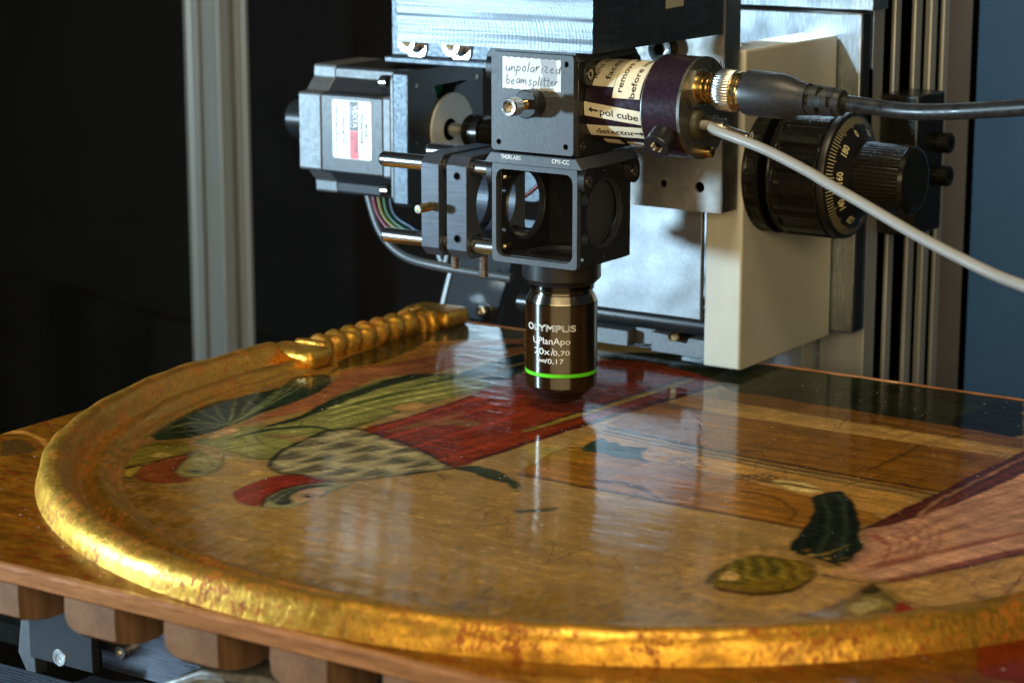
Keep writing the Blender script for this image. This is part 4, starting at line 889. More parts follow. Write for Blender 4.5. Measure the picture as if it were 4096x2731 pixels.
# twisted colonnette between two blocks along the left side
def colonnette(sx):
    xc = ACX + sx * 197.0
    n = 36; rr = []
    for i, y in enumerate(np.linspace(13, 91, 170)):
        ring = []
        for j in range(n):
            th = 2 * math.pi * j / n; f = .5 + .5 * math.sin(2 * math.pi * y / 10.3 + th * sx)
            r_ = 4.7 + 2.1 * f ** .55 + .2 * math.sin(y * 1.3 + j)
            ring.append((xc + r_ * math.cos(th) * 1.02, y, ZP + 3.4 + r_ * math.sin(th)))
        rr.append(ring)
    obj('twisted_column', MB().loft(rr), M['gold'], panel, ang=80)
    for y0, y1, hgt in ((-9, 8, 10.5), (89, 108, 10.5)):
        b = MB(); b.box(xc - 13 - (sx > 0) * 1, xc + 13 + (sx < 0) * 1, y0 + (y0 < 0) * 1, y1, ZP - .3, ZP + hgt - 2.5)
        o = obj('capital_block', b, M['gold'], panel, bevel=3.4, seg=4)
        y2, y3 = (y1 - 1, y1 + 8) if y0 < 0 else (y0 - 8, y0 + 1)
        for k, (a, c, h2, ww) in enumerate(((y2, y2 + 4.6, 8.6, 10.5), (y2 + 3.8, y3, 7.6, 8.0))if y0 < 0 else ((y2, y2 + 4.6, 7.6, 8.0), (y2 + 3.8, y3, 8.8, 10.5))):
            b = MB().lathe((xc, a, ZP + 1.5), (0, 1, 0), [(0, ww * .78), (.6, ww * .92), ((c - a) / 2, ww), (c - a - .6, ww * .92), (c - a, ww * .78)], 32)
            b.v = [(x, y, min(z, ZP + h2)) for x, y, z in b.v]
            obj('collar', b, M['gold'], panel, ang=60)
colonnette(-1); colonnette(1)
# batten ends of the cradle along the underside of the front edge
PB = [(-262.3, ZP - 5.3), (-262.5, ZP - 12), (-262.3, ZP - 16.6), (-261.0, ZP - 17.8), (-256, ZP - 19.4), (-250, ZP - 20.6), (-244, ZP - 20.8), (-239, ZP - 19.6), (-235.6, ZP - 16.6), (-234.2, ZP - 11), (-234, ZP - 5.3)]
b0 = None
for i in range(-4, 7):
    x0 = -9.9 + 40.0 * i
    if b0 is None:
        b0 = obj('batten', MB().loft([[(x0 + dx + .5 * max(0, (ZP - 14 - z) / 8) * (k < 1), y, ZP - 5.3 + (z - ZP + 5.3) * k) for y, z in PB] for dx, k in ((0, .70), (.5, .80), (1.4, .885), (3.0, .955), (5.5, 1), (19.6, 1), (20.4, .97))]), M['batten'], panel, ang=40); bx0 = x0
    else:
        c = b0.copy(); COL.objects.link(c); c.location.x += (x0 - bx0) * U; c.rotation_euler.z = 0
        ORG[c.name] = ORG[b0.name]
# ------------------------------------------------------------------ objective
ob = thing('microscope_objective', 'dark chromed microscope objective with a green ring pointing down at the painting', 'objective', (0, 0, -11))
Z = (0, 0, 0); DN = (0, 0, -1)
obj('barrel', MB().lathe(Z, DN, [(15.9, 13.2), (16.0, 13.7), (16.3, 13.85), (42.5, 13.85), (42.6, 13.6), (44.2, 13.6), (44.3, 13.75), (48.6, 13.7), (49.2, 13.4)], 96), M['gunmetal'], ob, ang=11)
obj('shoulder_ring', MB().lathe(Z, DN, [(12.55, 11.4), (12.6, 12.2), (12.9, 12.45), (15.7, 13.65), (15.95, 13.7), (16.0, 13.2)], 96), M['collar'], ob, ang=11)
obj('neck', MB().lathe(Z, DN, [(9.2, 12.1), (9.5, 12.6), (9.9, 12.2), (10.3, 12.6), (10.7, 12.2), (11.1, 12.5), (11.3, 12.0), (12.0, 11.9), (12.7, 12.0)], 72), M['gunmetal'], ob, ang=11)
obj('green_ring', MB().lathe(Z, DN, [(42.65, 13.7), (42.8, 13.95), (44.0, 13.95), (44.15, 13.7)], 96), M['green_band'], ob, ang=11)
nose = MB().lathe(Z, DN, [(49.2, 13.2), (50.1, 12.6), (53.0, 9.4), (53.6, 8.7), (54.4, 8.4), (55.6, 6.2), (55.9, 5.6), (56.0, 3.0), (55.7, 2.8)], 72)
obj('nose', nose, M['gun_dark'], ob, ang=11)
def on_barrel(a0, r, z0): return lambda u, v: (r * math.sin(R(a0) + u / r), -r * math.cos(R(a0) + u / r), z0 + v)
t = MB()
lettering(t, 'OLYMPUS', on_barrel(12, 13.95, -26.0), h=2.45, w=21.4, outline=.030)
lettering(t, 'UPlanApo', on_barrel(14.5, 13.9, -31.0), h=2.6, w=15.6)
lettering(t, '20x', on_barrel(-.5, 13.9, -35.1), h=2.5, w=7.0); lettering(t, '/', on_barrel(18, 13.9, -35.2), h=2.7)
lettering(t, '0,70', on_barrel(32.5, 13.9, -35.2), h=1.9, w=6.4)
pts = [(1.5 * math.sin(a) / (1 + .35 * math.cos(a) ** 2) * 1.0, .78 * math.sin(2 * a) * .5 + .8) for a in np.linspace(0, 2 * math.pi, 40)]
pl = on_barrel(0, 13.9, -38.4); vs = []; fs = []
for i, p in enumerate(pts):
    a, b = pts[i - 1], pts[(i + 1) % 40]; dx, dz = b[0] - a[0], b[1] - a[1]; L_ = math.hypot(dx, dz) or 1
    vs += [pl(p[0] - dz / L_ * .14, p[1] + dx / L_ * .14), pl(p[0] + dz / L_ * .14, p[1] - dx / L_ * .14)]
t.add(vs, [(2 * i, 2 * i + 1, (2 * i + 3) % 80, (2 * i + 2) % 80) for i in range(40)])
lettering(t, '/0,17', on_barrel(21, 13.9, -38.5), h=1.95, w=7.4)
obj('lettering', t, M['white_print'], ob, fix=False)
ad = thing('lens_adapter', 'black threaded adapter ring between the open cube and the objective', 'adapter', (0, 0, 0))
obj('ring_body', MB().lathe(Z, DN, [(-1.0, 14.6), (.05, 14.7), (.1, 15.1), (6.8, 15.1), (7.6, 14.4), (7.7, 13.2)], 96), M['anod_gloss'], ad, ang=11)
obj('thread', MB().lathe(Z, DN, [(7.6, 13.1), (7.9, 13.5), (8.2, 13.1), (8.5, 13.5), (8.8, 13.1), (9.2, 12.9)], 72), M['anod_gloss'], ad, ang=11)
# ------------------------------------------------------------------ open cage cube
H = 19.05
def cage_cap(parent, z, w=20.2):
    """roof clamp of a cage cube: a plate with four rounded lugs that hang at the corners"""
    b = MB()
    pr = [(-w - 1.4, z - .6), (-w + 1.2, z + 3.0), (w - 1.2, z + 3.0), (w + 1.4, z - .6), (w + 1.4, z - 1.2), (-w - 1.4, z - 1.2)]
    b.plate(pr, [], 'y', -20.6, 20.6)
    cap = obj('clamp_cap', b, M['anod'], parent, bevel=.5)
    for sx in (-1, 1):
        for y in (-15.6, 17.0):
            lug = rrect(y - 3.9, y + 3.9, z - 10.0, z - .6, 3.6, 6)
            o = obj('lug', MB().plate(lug, [], 'x', sx * 19.2, sx * 21.9), M['anod_gloss'], cap, bevel=.5)
            s = MB(); socket_head(s, (sx * 21.7, y - .3, z - 5.6), (sx, 0, 0), 1.9, .7, 1.0, .6, 36)
            obj('lug_screw', s, M['bolt'], cap)
    return cap
cu = thing('cage_cube', 'open black cage cube with round side ports above the objective', 'cage cube', (0, 0, 0))
front = MB().plate(rrect(-H, H, 0, 38.1, 1.6), [rrect(-17.2, 17.0, 2.2, 35.6, 3.4)], 'y', -H - .4, -H + 2.2)
obj('front_frame', front, M['anod'], cu, bevel=.35)
y0, y1 = -H + 2.2, H - 2.4
def dots(L): return [circ(a, b, r, 14) for a, b, r in L]
side_holes = dots([(-15.4, 3.5, 1.2), (15.6, 3.6, 1.2), (0, 2.6, .9), (0, 35.2, .9)])
sh_r = [circ(-15.3, 26.0, 1.9, 14), circ(-15.3, 11.2, 1.9, 14)]
obj('right_wall', MB().plate([(y0, 0.2), (y1, 0.2), (y1, 37.9), (y0, 37.9)], [circ(0, 19.2, 13.4, 72)] + side_holes[:3] + [side_holes[3]] + [], 'x', H - 2.6, H), M['anod_gloss'], cu, bevel=.25)
obj('left_wall', MB().plate([(y0, 0.2), (y1, 0.2), (y1, 37.9), (y0, 37.9)], [circ(0, 19.3, 13.3, 72), circ(-15.2, 26.5, 1.3, 14), circ(-15.2, 11.5, 1.3, 14)], 'x', -H, -H + 2.6), M['anod_gloss'], cu, bevel=.25)
obj('floor_wall', MB().plate([(-H + 2.65, y0), (H - 2.65, y0), (H - 2.65, y1), (-H + 2.65, y1)], [circ(0, 0, 13.3, 72)], 'z', 0.2, 2.6), M['anod_gloss'], cu, bevel=.2)
obj('back_wall', MB().box(-H, H, y1, H, 0.2, 37.9), M['anod_gloss'], cu, bevel=.4)
obj('top_wall', MB().box(-H + 2.65, H - 2.65, y0, y1, 35.4, 37.9), M['anod_gloss'], cu)
obj('back_port', MB().ring('y', (0, 19.2), 12.2, 13.6, y1 - .7, y1 - .05, 72), M['anod_gloss'], cu, bevel=.15)
for ax, s, z_ in (('x', 1, 19.2), ('x', -1, 19.3)):
    b = MB()
    for k in range(3): b.ring('x', (0, z_), 12.7 - .15 * k, 13.35, s * (H - .35 - .75 * k), s * (H - .75 - .75 * k), 72)
    obj('port_thread', b, M['anod_brush'], cu, bevel=.08)
obj('port_rim', MB().ring('x', (0, 19.3), 12.95, 13.25, -H + 2.62, -H + 3.0, 72), M['nickel'], cu)
obj('port_plug', MB().lathe((H - 4.6, 0, 19.2), (1, 0, 0), [(0, 12.9), (1.0, 12.9), (1.2, 12.5)], 72), M['anod'], cu)
b = MB()
for k in range(3): b.ring('z', (0, 0), 12.6 - .2 * k, 13.25, 2.5 - .7 * k, 2.0 - .7 * k, 72)
obj('port_thread', b, M['anod_brush'], cu, bevel=.08)
for (x, z) in ((-15.1, 32.3), (-15.1, 5.6)):
    b = MB().lathe((x, y0 + .2, z), (0, -1, 0), [(-3, 1.0), (.6, 1.0), (.9, .6)], 16); obj('inner_pin', b, M['warm_metal'], cu)
b = MB().lathe((1.5, y1 - 2, 7.2), (0, -1, 0), [(-2, 1.1), (.6, 1.1), (.9, .6)], 16); obj('inner_pin', b, M['warm_metal'], cu)
for z in (26.0, 11.2):      # countersunk screws on the right wall
    b = MB(); b.loft([cring((H + .02, -14.6, z), (1, 0, 0), 2.1, .06, 32), cring((H + .02, -14.6, z), (1, 0, 0), 1.7, .16, 32), cring((H + .02, -14.6, z), (1, 0, 0), 1.0, .16, 32), hexring((H + .02, -14.6, z), (1, 0, 0), .9, .1, 32), hexring((H + .02, -14.6, z), (1, 0, 0), .8, -.8, 32)])
    obj('countersunk_screw', b, M['bolt'], cu)
for y, z in ((-15.4, 3.5), (15.6, 3.6)):
    obj('thread_insert', MB().ring('x', (y, z), .85, 1.2, H - 2, H - .25, 20), M['bolt'], cu)
cage_cap(cu, 38.9)
t = MB(); fy = -20.68
lettering(t, 'THOR', lambda u, v: (-11.9 + u, fy, 39.75 + v), h=1.55, w=4.4, bold=.022); lettering(t, 'LABS', lambda u, v: (-7.4 + u, fy, 39.75 + v), h=1.55, w=4.3)
lettering(t, 'CM1-CC', lambda u, v: (12.4 + u, fy, 39.7 + v), h=1.55, w=7.6, bold=.012)
obj('lettering', t, M['white_print'], cu, fix=False)
# ------------------------------------------------------------------ beam splitter cube
bs = thing('beam_splitter_cube', 'closed black cube with a handwritten paper label and thumbscrew', 'cube', (0, 0, 43))
obj('cube_body', MB().box(-H, H + .1, -18.9, H, 42.6, 81.2), M['anod_gloss'], bs, bevel=.4)
cov = obj('cover_plate', MB().plate(rrect(-17.5, 18.8, 43.1, 79.9, 1.2), dots([(-14.2, 46.2, 1.05), (15.5, 46.3, 1.05), (15.6, 76.6, 1.05)]), 'y', -22.0, -18.9), M['anod'], bs, bevel=.3)
for x, z in ((-14.2, 46.2), (15.5, 46.3), (15.6, 76.6)):
    obj('bore_black', MB().lathe((x, -21.85, z), (0, 1, 0), [(0, 1.04), (2.5, 1.04), (2.5, .2)], 16, False, True), M['void'], cov)
obj('side_insert', MB().ring('x', (-15.9, 46.1), 1.0, 1.55, H - 1, H + .25, 24), M['bolt'], bs)
cage_cap(bs, 78.6, 19.4)
tp = MB(); nx_ = 15; vs = []
for i in range(nx_):
    for j in range(9):
        u, v = i / (nx_ - 1), j / 8; vs.append((-13.9 + 28.8 * u + .25 * math.sin(v * 9), -22.06 - .05 * abs(math.sin(u * 7 + v * 3)), 64.4 + 15.0 * v + .22 * math.sin(u * 23)))
tp.add(vs, [(i * 9 + j, (i + 1) * 9 + j, (i + 1) * 9 + j + 1, i * 9 + j + 1) for i in range(nx_ - 1) for j in range(8)])
tt = NT('clear_sticky_tape'); tt.set(col=(.22, .25, .27), rough=.25, alpha=.35, nor=tt.bump(tt.noise(500), .5, .15)); M['clear'] = tt.m
obj('clear_tape', tp, M['clear'], bs)
pp = MB(); vs = []
def paper_y(x, z): return -22.16 - .10 * math.sin((x + 12) * .24) - .12 * math.exp(-((x - 2.6) / .8) ** 2)
for i in range(27):
    for j in range(13): x = -12.4 + 25.8 * i / 26; z = 66.5 + 11.7 * j / 12 - .010 * (x + 12) + (.16 * math.sin(x * 2.1) if j in (0, 12) else 0); vs.append((x, paper_y(x, z), z))
pp.add(vs, [(i * 13 + j, (i + 1) * 13 + j, (i + 1) * 13 + j + 1, i * 13 + j + 1) for i in range(26) for j in range(12)])
lab = obj('paper_label', pp, M['paper'], bs)
hw = MB(); plc = lambda u, v: (u, paper_y(u, v) - .06, v)
handwriting(hw, 'unpolarized', -11.0, 73.0, 2.05, 24.2, plc); handwriting(hw, 'beam', -10.9, 68.2, 2.0, 9.6, plc); handwriting(hw, 'splitter', -.9, 68.1, 2.05, 13.6, plc)
obj('handwriting', hw, M['pencil'], lab, fix=False)
bo = MB().lathe((1.5, -22.0, 61.7), (0, -1, 0), [(0, 5.3), (5.5, 5.3), (6.0, 4.9), (6.02, 2.0), (3, 1.9)], 64); obj('screw_boss', bo, M['anod_gloss'], bs, ang=25)
ts = MB(); socket_head(ts, (1.5, -33.6, 61.7), (0, -1, 0), 3.3, 5.2, 1.95, 3.4, 72, rip=.12); th = obj('thumb_screw', ts, M['bolt'], bs, ang=25)
obj('screw_thread', threaded(MB(), (1.5, -24.5, 61.7), (0, -1, 0), 1.85, 9.2, .75, 32), M['warm_metal'], th, ang=20)
# ------------------------------------------------------------------ cage plates, rods and their screws
def cage_plate(x0, x1, label, holes, screws):
    p = thing('cage_plate', label, 'cage plate', (x0, 0, -1), 'cage plates on the rods')
    out = rrect(-20.3, 20.3, -1.0, 38.6, 3.4, 1)
    rodh = [circ(y, z, 3.15, 24) for y in (-15, 15) for z in (4.3, 34.3)]
    body = MB().plate(out, [circ(0, 19.3, 13.6, 72)] + rodh, 'x', x0, x1)
    obj('frame', body, M['anod_brush'], p, bevel=.4)
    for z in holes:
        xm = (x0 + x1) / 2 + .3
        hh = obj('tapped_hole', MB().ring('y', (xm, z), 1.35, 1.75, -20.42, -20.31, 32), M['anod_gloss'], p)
        obj('bore_black', MB().lathe((xm, -20.36, z), (0, -1, 0), [(0, 1.4), (.01, 1.4)], 32), M['void'], hh)  # black disc on the uncut face stands in for the hole's shade
    for o, d, r, L in screws:
        s = MB(); threaded(s, o, d, r, L, .95, 28)
        e = Vector(o) + Vector(d).normalized() * L
        st_ = obj('set_screw', s, M['warm_metal'] if abs(d[1]) > .5 else M['nickel'], p, ang=20)
        k = MB(); k.loft([cring(e, d, r * .85, .02, 24), hexring(e, d, r * .5, .02, 24), hexring(e, d, r * .46, -1.2, 24)], False, True); obj('socket', k, M['bolt'], st_)
    return p
cage_plate(-51.6, -43.2, 'left black cage plate with a gold-toned set screw sticking out of its edge', (), [((-46.6, -20.2, 18.6), (0, -1, 0), 1.75, 9.2), ((-46.5, -5, -.9), (0, 0, -1), 1.7, 7.2)])
cage_plate(-39.6, -30.2, 'right black cage plate with two tapped holes nearest the open cube', (31.2, 7.0), [((-33.6, -4, -.9), (0, 0, -1), 2.0, 9.2)])
t = MB(); lettering(t, 'THORLABS', lambda u, v: (-46.6 + v, -2 - u, 38.66), h=1.6, w=10, bold=.01); lettering(t, 'CP02', lambda u, v: (-49.4 + v, -2 - u, 38.66), h=1.3, w=4.5)
obj('lettering', t, M['cream_print'], bpy.data.objects['cage_plate'], fix=False)
RODL = {(-15, 34.3): ('upper front steel rod running through the two black cage plates', -74.3), (-15, 4.3): ('lower front steel rod running through the two black cage plates', -73.6), (15, 34.3): ('upper rear steel rod behind the cage plates', -73.5), (15, 4.3): ('lower rear steel rod behind the cage plates', -60)}
for (y, z), (lb, xs_) in RODL.items():
    r = MB().lathe((xs_, y, z), (1, 0, 0), [(0, 1.9), (.35, 2.6), (1.0, 2.98), (2.0, 3.0), (-19.1 - xs_, 3.0)], 40)
    tag(obj('cage_rod', r, M['steel'], ang=40), lb, 'rod', 'steel cage rods')
# ------------------------------------------------------------------ top block, mounting plates
tb = thing('machined_block', 'big bright fly-cut aluminium block above the labelled cube', 'metal block', (-55, -30, 82))
blk = MB(); X0, X1, Y0, Y1, Z0, Z1 = -55, 31.9, -30.1, 66.9, 82, 118
blk.add([(X0, Y0, Z0), (X1, Y0, Z0), (X1, Y0, Z1), (X0, Y0, Z1)], [(0, 1, 2, 3)])
obj('milled_face', blk, M['mill'], tb, fix=False)
b = MB(); b.add([(X0, Y0, Z0), (X1, Y0, Z0), (X1, Y1, Z0), (X0, Y1, Z0), (X0, Y0, Z1), (X1, Y0, Z1), (X1, Y1, Z1), (X0, Y1, Z1)], [(0, 3, 2, 1), (4, 5, 6, 7), (1, 2, 6, 5), (2, 3, 7, 6), (3, 0, 4, 7)])
obj('block_body', b, M['side'], tb, fix=False)
tz = [(21.6, 175)] + [(34.6, 175)]
zig = [(21.7 + 13.0 * i / 44, 94.6 + (.28 if i % 2 else 0) + i * .006) for i in range(45)]
obj('tape_patch', MB().plate(zig + [(34.7, 117.8), (21.7, 117.8)], [], 'x', X1 + .02, X1 + .12), M['tape'], tb, smooth=False)
up = thing('mounting_plate', 'scratched aluminium plate with two holes carrying the top block', 'metal plate', (-45, 67, 11))
hl = [circ(5.6, 20.8, 1.55, 28), circ(22.2, 20.7, 2.15, 32)]
obj('plate_face', MB().plate([(-45, 10.9), (31.9, 10.9), (31.9, 82.2), (-45, 82.2)], hl, 'y', 67.0, 79.6), M['alu_plate'], up)
obj('plate_edge', MB().box(31.92, 32.4, 67.25, 79.5, 11.1, 119), M['alu_edge'], up)
obj('upper_web', MB().box(-45, 31.8, 67.1, 79.4, 82.25, 119), M['alu_plate'], up)
for x, z, r in ((5.6, 20.8, 1.54), (22.2, 20.7, 2.14)): obj('bore_black', MB().lathe((x, 68.2, z), (0, 1, 0), [(0, r), (9, r), (9, .1)], 28, False, True), M['void'], up)
s = MB(); socket_head(s, (5.8, 66.9, 75.0), (0, -1, 0), 5.6, 5.0, 2.6, 3.0, 64); obj('cap_screw', s, M['knob'], up, ang=25)
br = thing('motor_bracket', 'bluish metal bracket above the stepper motor, with two bright screws', 'bracket', (-130, 67, 63))
obj('bracket_plate', MB().box(-130, -45.2, 67.2, 73, 65.2, 119), M['bracket'], br, bevel=.4)
obj('bracket_foot', MB().box(-130, -45.2, 61.5, 78, 62.4, 65.1), M['bracket'], br, bevel=.6)
for x, z in ((-118.5, 71.5), (-95.5, 71.2)):
    s = MB(); socket_head(s, (x, 67.1, z), (0, -1, 0), 4.6, 5.4, 2.3, 3, 48); obj('cap_screw', s, M['nickel'], br, ang=25)
    obj('washer', MB().ring('y', (x + 2.2, z - 2.6), 2.6, 5.0, 66.2, 67.15, 40), M['nickel'], br)
lp = thing('bright_plate', 'brightly lit ground aluminium plate beside the cream block', 'metal plate', (-60, 79, -36))
obj('plate_face', MB().box(-40, 16.4, 79.8, 82.6, -36.4, 62), M['alu_grain'], lp, bevel=.35)
# carriage hardware seen under the bright plate
sc = thing('stage_carriage', 'pale cast blocks and dark rail showing below the bright plate', 'carriage', (-20, 95, -50))
obj('rail', MB().lathe((-80, 93, -41.5), (1, 0, 0), [(0, 4.6), (96, 4.6)], 32), M['anod_gloss'], sc, ang=40)
obj('cast_block', MB().plate([(-48, -46.6), (-21.5, -46.6), (-21.5, -53.2), (-48, -53.2)], [], 'y', 86, 96), M['alu_cast'], sc, bevel=.6)
obj('cast_web', MB().box(-21.4, -10.9, 91.5, 100, -52.8, -45.6), M['alu_cast'], sc, bevel=.6)
obj('cast_block', MB().plate([(-10.8, -45.6), (-2.6, -45.8), (-1.8, -48.2), (6.2, -48.6), (7.2, -46.2), (17.2, -46.4), (17.2, -54.2), (-10.8, -54.0)], [], 'y', 86.4, 99), M['alu_cast'], sc, bevel=.5)
obj('brass_nut', MB().lathe((.2, 87.5, -46.9), (0, -1, 0), [(-4, 2.2), (.2, 2.2), (.8, 1.6)], 6), M['warm_metal'], sc, ang=25)
obj('cast_tab', MB().box(-73, -57.5, 80, 83, 5, 26), M['bracket'], sc, bevel=.4); obj('cast_tab', MB().box(-73, -57.5, 80, 83, -9, -2.5), M['bracket'], sc, bevel=.4)
obj('rear_wall', MB().box(-80, 17.3, 100.2, 104, -56.5, -36), M['anod_gloss'], sc)
# ------------------------------------------------------------------ photodetector
DZ = 61.6
pd = thing('photodetector', 'plum black cylindrical photodetector with typed label strips on its tube', 'photodetector', (19, 0, DZ))
obj('tube', MB().lathe((19.2, 0, DZ), (1, 0, 0), [(0, 15.2), (.4, 15.5), (25.5, 15.5), (26, 15.2)], 96), M['purple'], pd, ang=25)
body = obj('body', MB().lathe((45.2, 0, DZ), (1, 0, 0), [(0, 15.0), (.02, 18.1), (.5, 18.6), (14.4, 18.6), (14.7, 18.3)], 96), M['purple'], pd, ang=25)
obj('bright_rim', MB().ring('x', (0, DZ), 18.15, 18.66, 45.1, 45.5, 96), M['nickel'], body)
ep = obj('end_plate', MB().plate(circ(0, DZ, 18.7, 96), [], 'x', 59.95, 61.2), M['plate_end'], pd, bevel=.25)
def on_tube(th0, r, x0): return lambda u, v: (x0 + u, -r * math.cos(R(th0) + v / r), DZ + r * math.sin(R(th0) + v / r))
def strip(x0, x1, ta, tb, r, skew=0, name='label_strip'):
    n, m = 20, 10; b = MB(); vs = []
    for k in (0, 1):
        for i in range(n + 1):
            for j in range(m + 1):
                th = R(ta + (tb - ta) * i / n + skew * (j / m)); rr = r - .12 * k
                vs.append((x0 + (x1 - x0) * j / m, -rr * math.cos(th), DZ + rr * math.sin(th)))
    K = (n + 1) * (m + 1); I = lambda k, i, j: k * K + i * (m + 1) + j
    fs = [(I(0, i, j), I(0, i + 1, j), I(0, i + 1, j + 1), I(0, i, j + 1)) for i in range(n) for j in range(m)]
    fs += [(I(1, i, j), I(1, i, j + 1), I(1, i + 1, j + 1), I(1, i + 1, j)) for i in range(n) for j in range(m)]
    for i in range(n): fs += [(I(0, i, 0), I(1, i, 0), I(1, i + 1, 0), I(0, i + 1, 0)), (I(0, i, m), I(0, i + 1, m), I(1, i + 1, m), I(1, i, m))]
    for j in range(m): fs += [(I(0, 0, j), I(0, 0, j + 1), I(1, 0, j + 1), I(1, 0, j)), (I(0, n, j), I(1, n, j), I(1, n, j + 1), I(0, n, j + 1))]
    return obj(name, b.add(vs, fs), M['label'], pd, ang=50)
def arrow(b, pl, s):
    b.add([pl(-2.1 * s, 0), pl(-.6 * s, 1.05), pl(-.6 * s, -1.05)], [(0, 1, 2)]); b.add([pl(-.7 * s, .36), pl(2.0 * s, .36), pl(2.0 * s, -.36), pl(-.7 * s, -.36)], [(0, 1, 2, 3)])
def skewed(th0, r, x0, k): return lambda u, v: on_tube(th0 + k * (x0 + u - 19.5) / 25, r, x0)(u, v)
st1 = strip(19.4, 45.0, -14.4, 4.6, 15.72, -9); tx = MB(); f_ = lambda x0, dv=0: (lambda u, v: skewed(-8.5, 15.8, x0, -9)(u, v + dv))
arrow(tx, f_(23.3, 1.0), 1); lettering(tx, 'pol cube', f_(34.2, -.2), h=2.5, w=16.2, bold=.012); obj('lettering', tx, M['ink'], st1, fix=False)
st2 = strip(19.4, 45.0, -47.5, -28.4, 15.72, 1.0); tx = MB(); g_ = lambda x0, dv=0: (lambda u, v: on_tube(-41.5, 15.8, x0)(u, v + dv))
lettering(tx, 'detector', g_(31.0, -.1), h=2.5, w=16.4, bold=.012); arrow(tx, g_(41.2, 1.1), -1); obj('lettering', tx, M['ink'], st2, fix=False)
def vert(th0, r, x0): return lambda u, v: (x0 - v, -r * math.cos(R(th0) + u / r), DZ + r * math.sin(R(th0) + u / r))
def vstrip(x0, x1, ta, tb, body_, tstart, wid, r, h=2.4):
    s_ = strip(x0, x1, ta, tb, r); b = MB(); lettering(b, body_, vert(tstart, r + .07, (x0 + x1) / 2 + h * .42), h=h, w=wid, bold=.012, align='l'); obj('lettering', b, M['ink'], s_, fix=False)
vstrip(19.5, 24.6, 27, 128, 'lens cover', 38, 20.5, 15.70)
vstrip(24.4, 31.0, 26.5, 128, 'faces', 37, 11.6, 15.76)
vstrip(31.2, 36.6, 12, 128, 'remove lens', 20, 23.4, 15.72)
vstrip(36.4, 42.8, 12, 128, 'before inserting', 12.5, 31.5, 15.80)
strip(33.2, 44.5, -74, -60.5, 15.70); strip(23.6, 30.5, -72, -57.2, 15.72)
pdir = Vector((0, -math.cos(R(31)), -math.sin(R(31)))); pc = Vector((53.4, 0, DZ))
b = MB().lathe(pc + pdir * 18.0, pdir, [(0, 5.1), (6.2, 5.1), (6.7, 4.7), (6.72, 2.5), (6.2, 2.25), (5.8, 2.45), (5.4, 2.2), (5.0, 2.45), (4.6, 2.2), (4.2, 2.45), (3.8, 2.2), (2, 2.2)], 56); obj('post_socket', b, M['anod_gloss'], pd, ang=25)
obj('socket_thread', MB().lathe(pc + pdir * 18.0, pdir, [(6.3, 2.26), (5.9, 2.05), (5.5, 2.26), (5.1, 2.05), (4.7, 2.26), (4.2, 2.0), (3.5, 2.0)], 32, False, False), M['bolt'], pd, ang=20)
BY, BZ = -3.9, 69.3
b = MB().lathe((61.1, BY, BZ), (1, 0, 0), [(0, 6.3), (1.2, 6.3), (1.25, 5.9), (3.0, 5.9), (3.1, 5.0), (4.1, 5.0), (4.2, 5.9), (5.4, 5.9), (5.5, 5.3), (6.2, 5.3), (6.3, 5.75), (6.9, 5.75), (7.0, 4.9), (9.5, 4.9)], 56)
obj('coax_socket', b, M['warm_metal'], ep, ang=25)
obj('nut', MB().lathe((61.15, BY, BZ), (1, 0, 0), [(0, 7.6), (.9, 7.6), (1.0, 7.2)], 6), M['nickel'], ep, ang=25)
obj('cable_grommet', MB().lathe((61.1, -5.6, 56.2), (1, 0, 0), [(0, 5.5), (1.6, 5.5), (2.7, 4.6), (3.0, 3.2), (2.4, 2.6)], 48), M['grommet'], ep, ang=50)
sw = obj('toggle_switch', threaded(MB(), (61.1, 6.2, 54.6), (1, 0, 0), 2.9, 5.6, .8, 32), M['nickel'], ep, ang=20)
obj('switch_nut', MB().lathe((61.12, 6.2, 54.6), (1, 0, 0), [(0, 4.3), (1.3, 4.3), (1.5, 3.9)], 6), M['nickel'], sw, ang=25)
obj('switch_lever', MB().lathe((66.4, 6.2, 54.4), (1, .05, -.32), [(0, 1.0), (8, 1.25), (9, 1.5), (9.8, 1.2), (10, .3)], 20), M['nickel'], sw, ang=40)
b = MB(); b.lathe((61.1, .6, 45.6), (1, 0, 0), [(0, 2.0), (1.6, 2.0), (1.62, 1.6), (1.9, 1.6), (1.92, 2.1), (3.3, 2.1), (3.7, 1.5)], 32); scw = obj('plate_screw', b, M['warm_metal'], ep, ang=25)
obj('cross_slot', MB().box(64.72, 64.84, .6 - 1.2, .6 + 1.2, 45.4, 45.8).box(64.74, 64.86, .4, .8, 44.4, 46.8), M['void'], scw)
def endtxt(y, z, a):
    c, s_ = math.cos(R(a)), math.sin(R(a)); return lambda u, v: (61.24, y + u * c - v * s_, z + u * s_ + v * c)
tx = MB(); lettering(tx, 'CE', endtxt(-12.4, 63.9, -68), h=2.3, w=4.6); lettering(tx, 'TH', endtxt(10.2, 74.8, -58), h=2.6, w=4.0, bold=.02); lettering(tx, 'PD', endtxt(5.2, 76.2, -62), h=1.7, w=3.6, bold=.02)
lettering(tx, 'ON', endtxt(12.2, 56.6, -60), h=1.6, w=3.2, bold=.015); lettering(tx, 'OFF', endtxt(2.2, 50.2, -58), h=1.6, w=4.2, bold=.015); obj('lettering', tx, M['ink'], ep, fix=False)
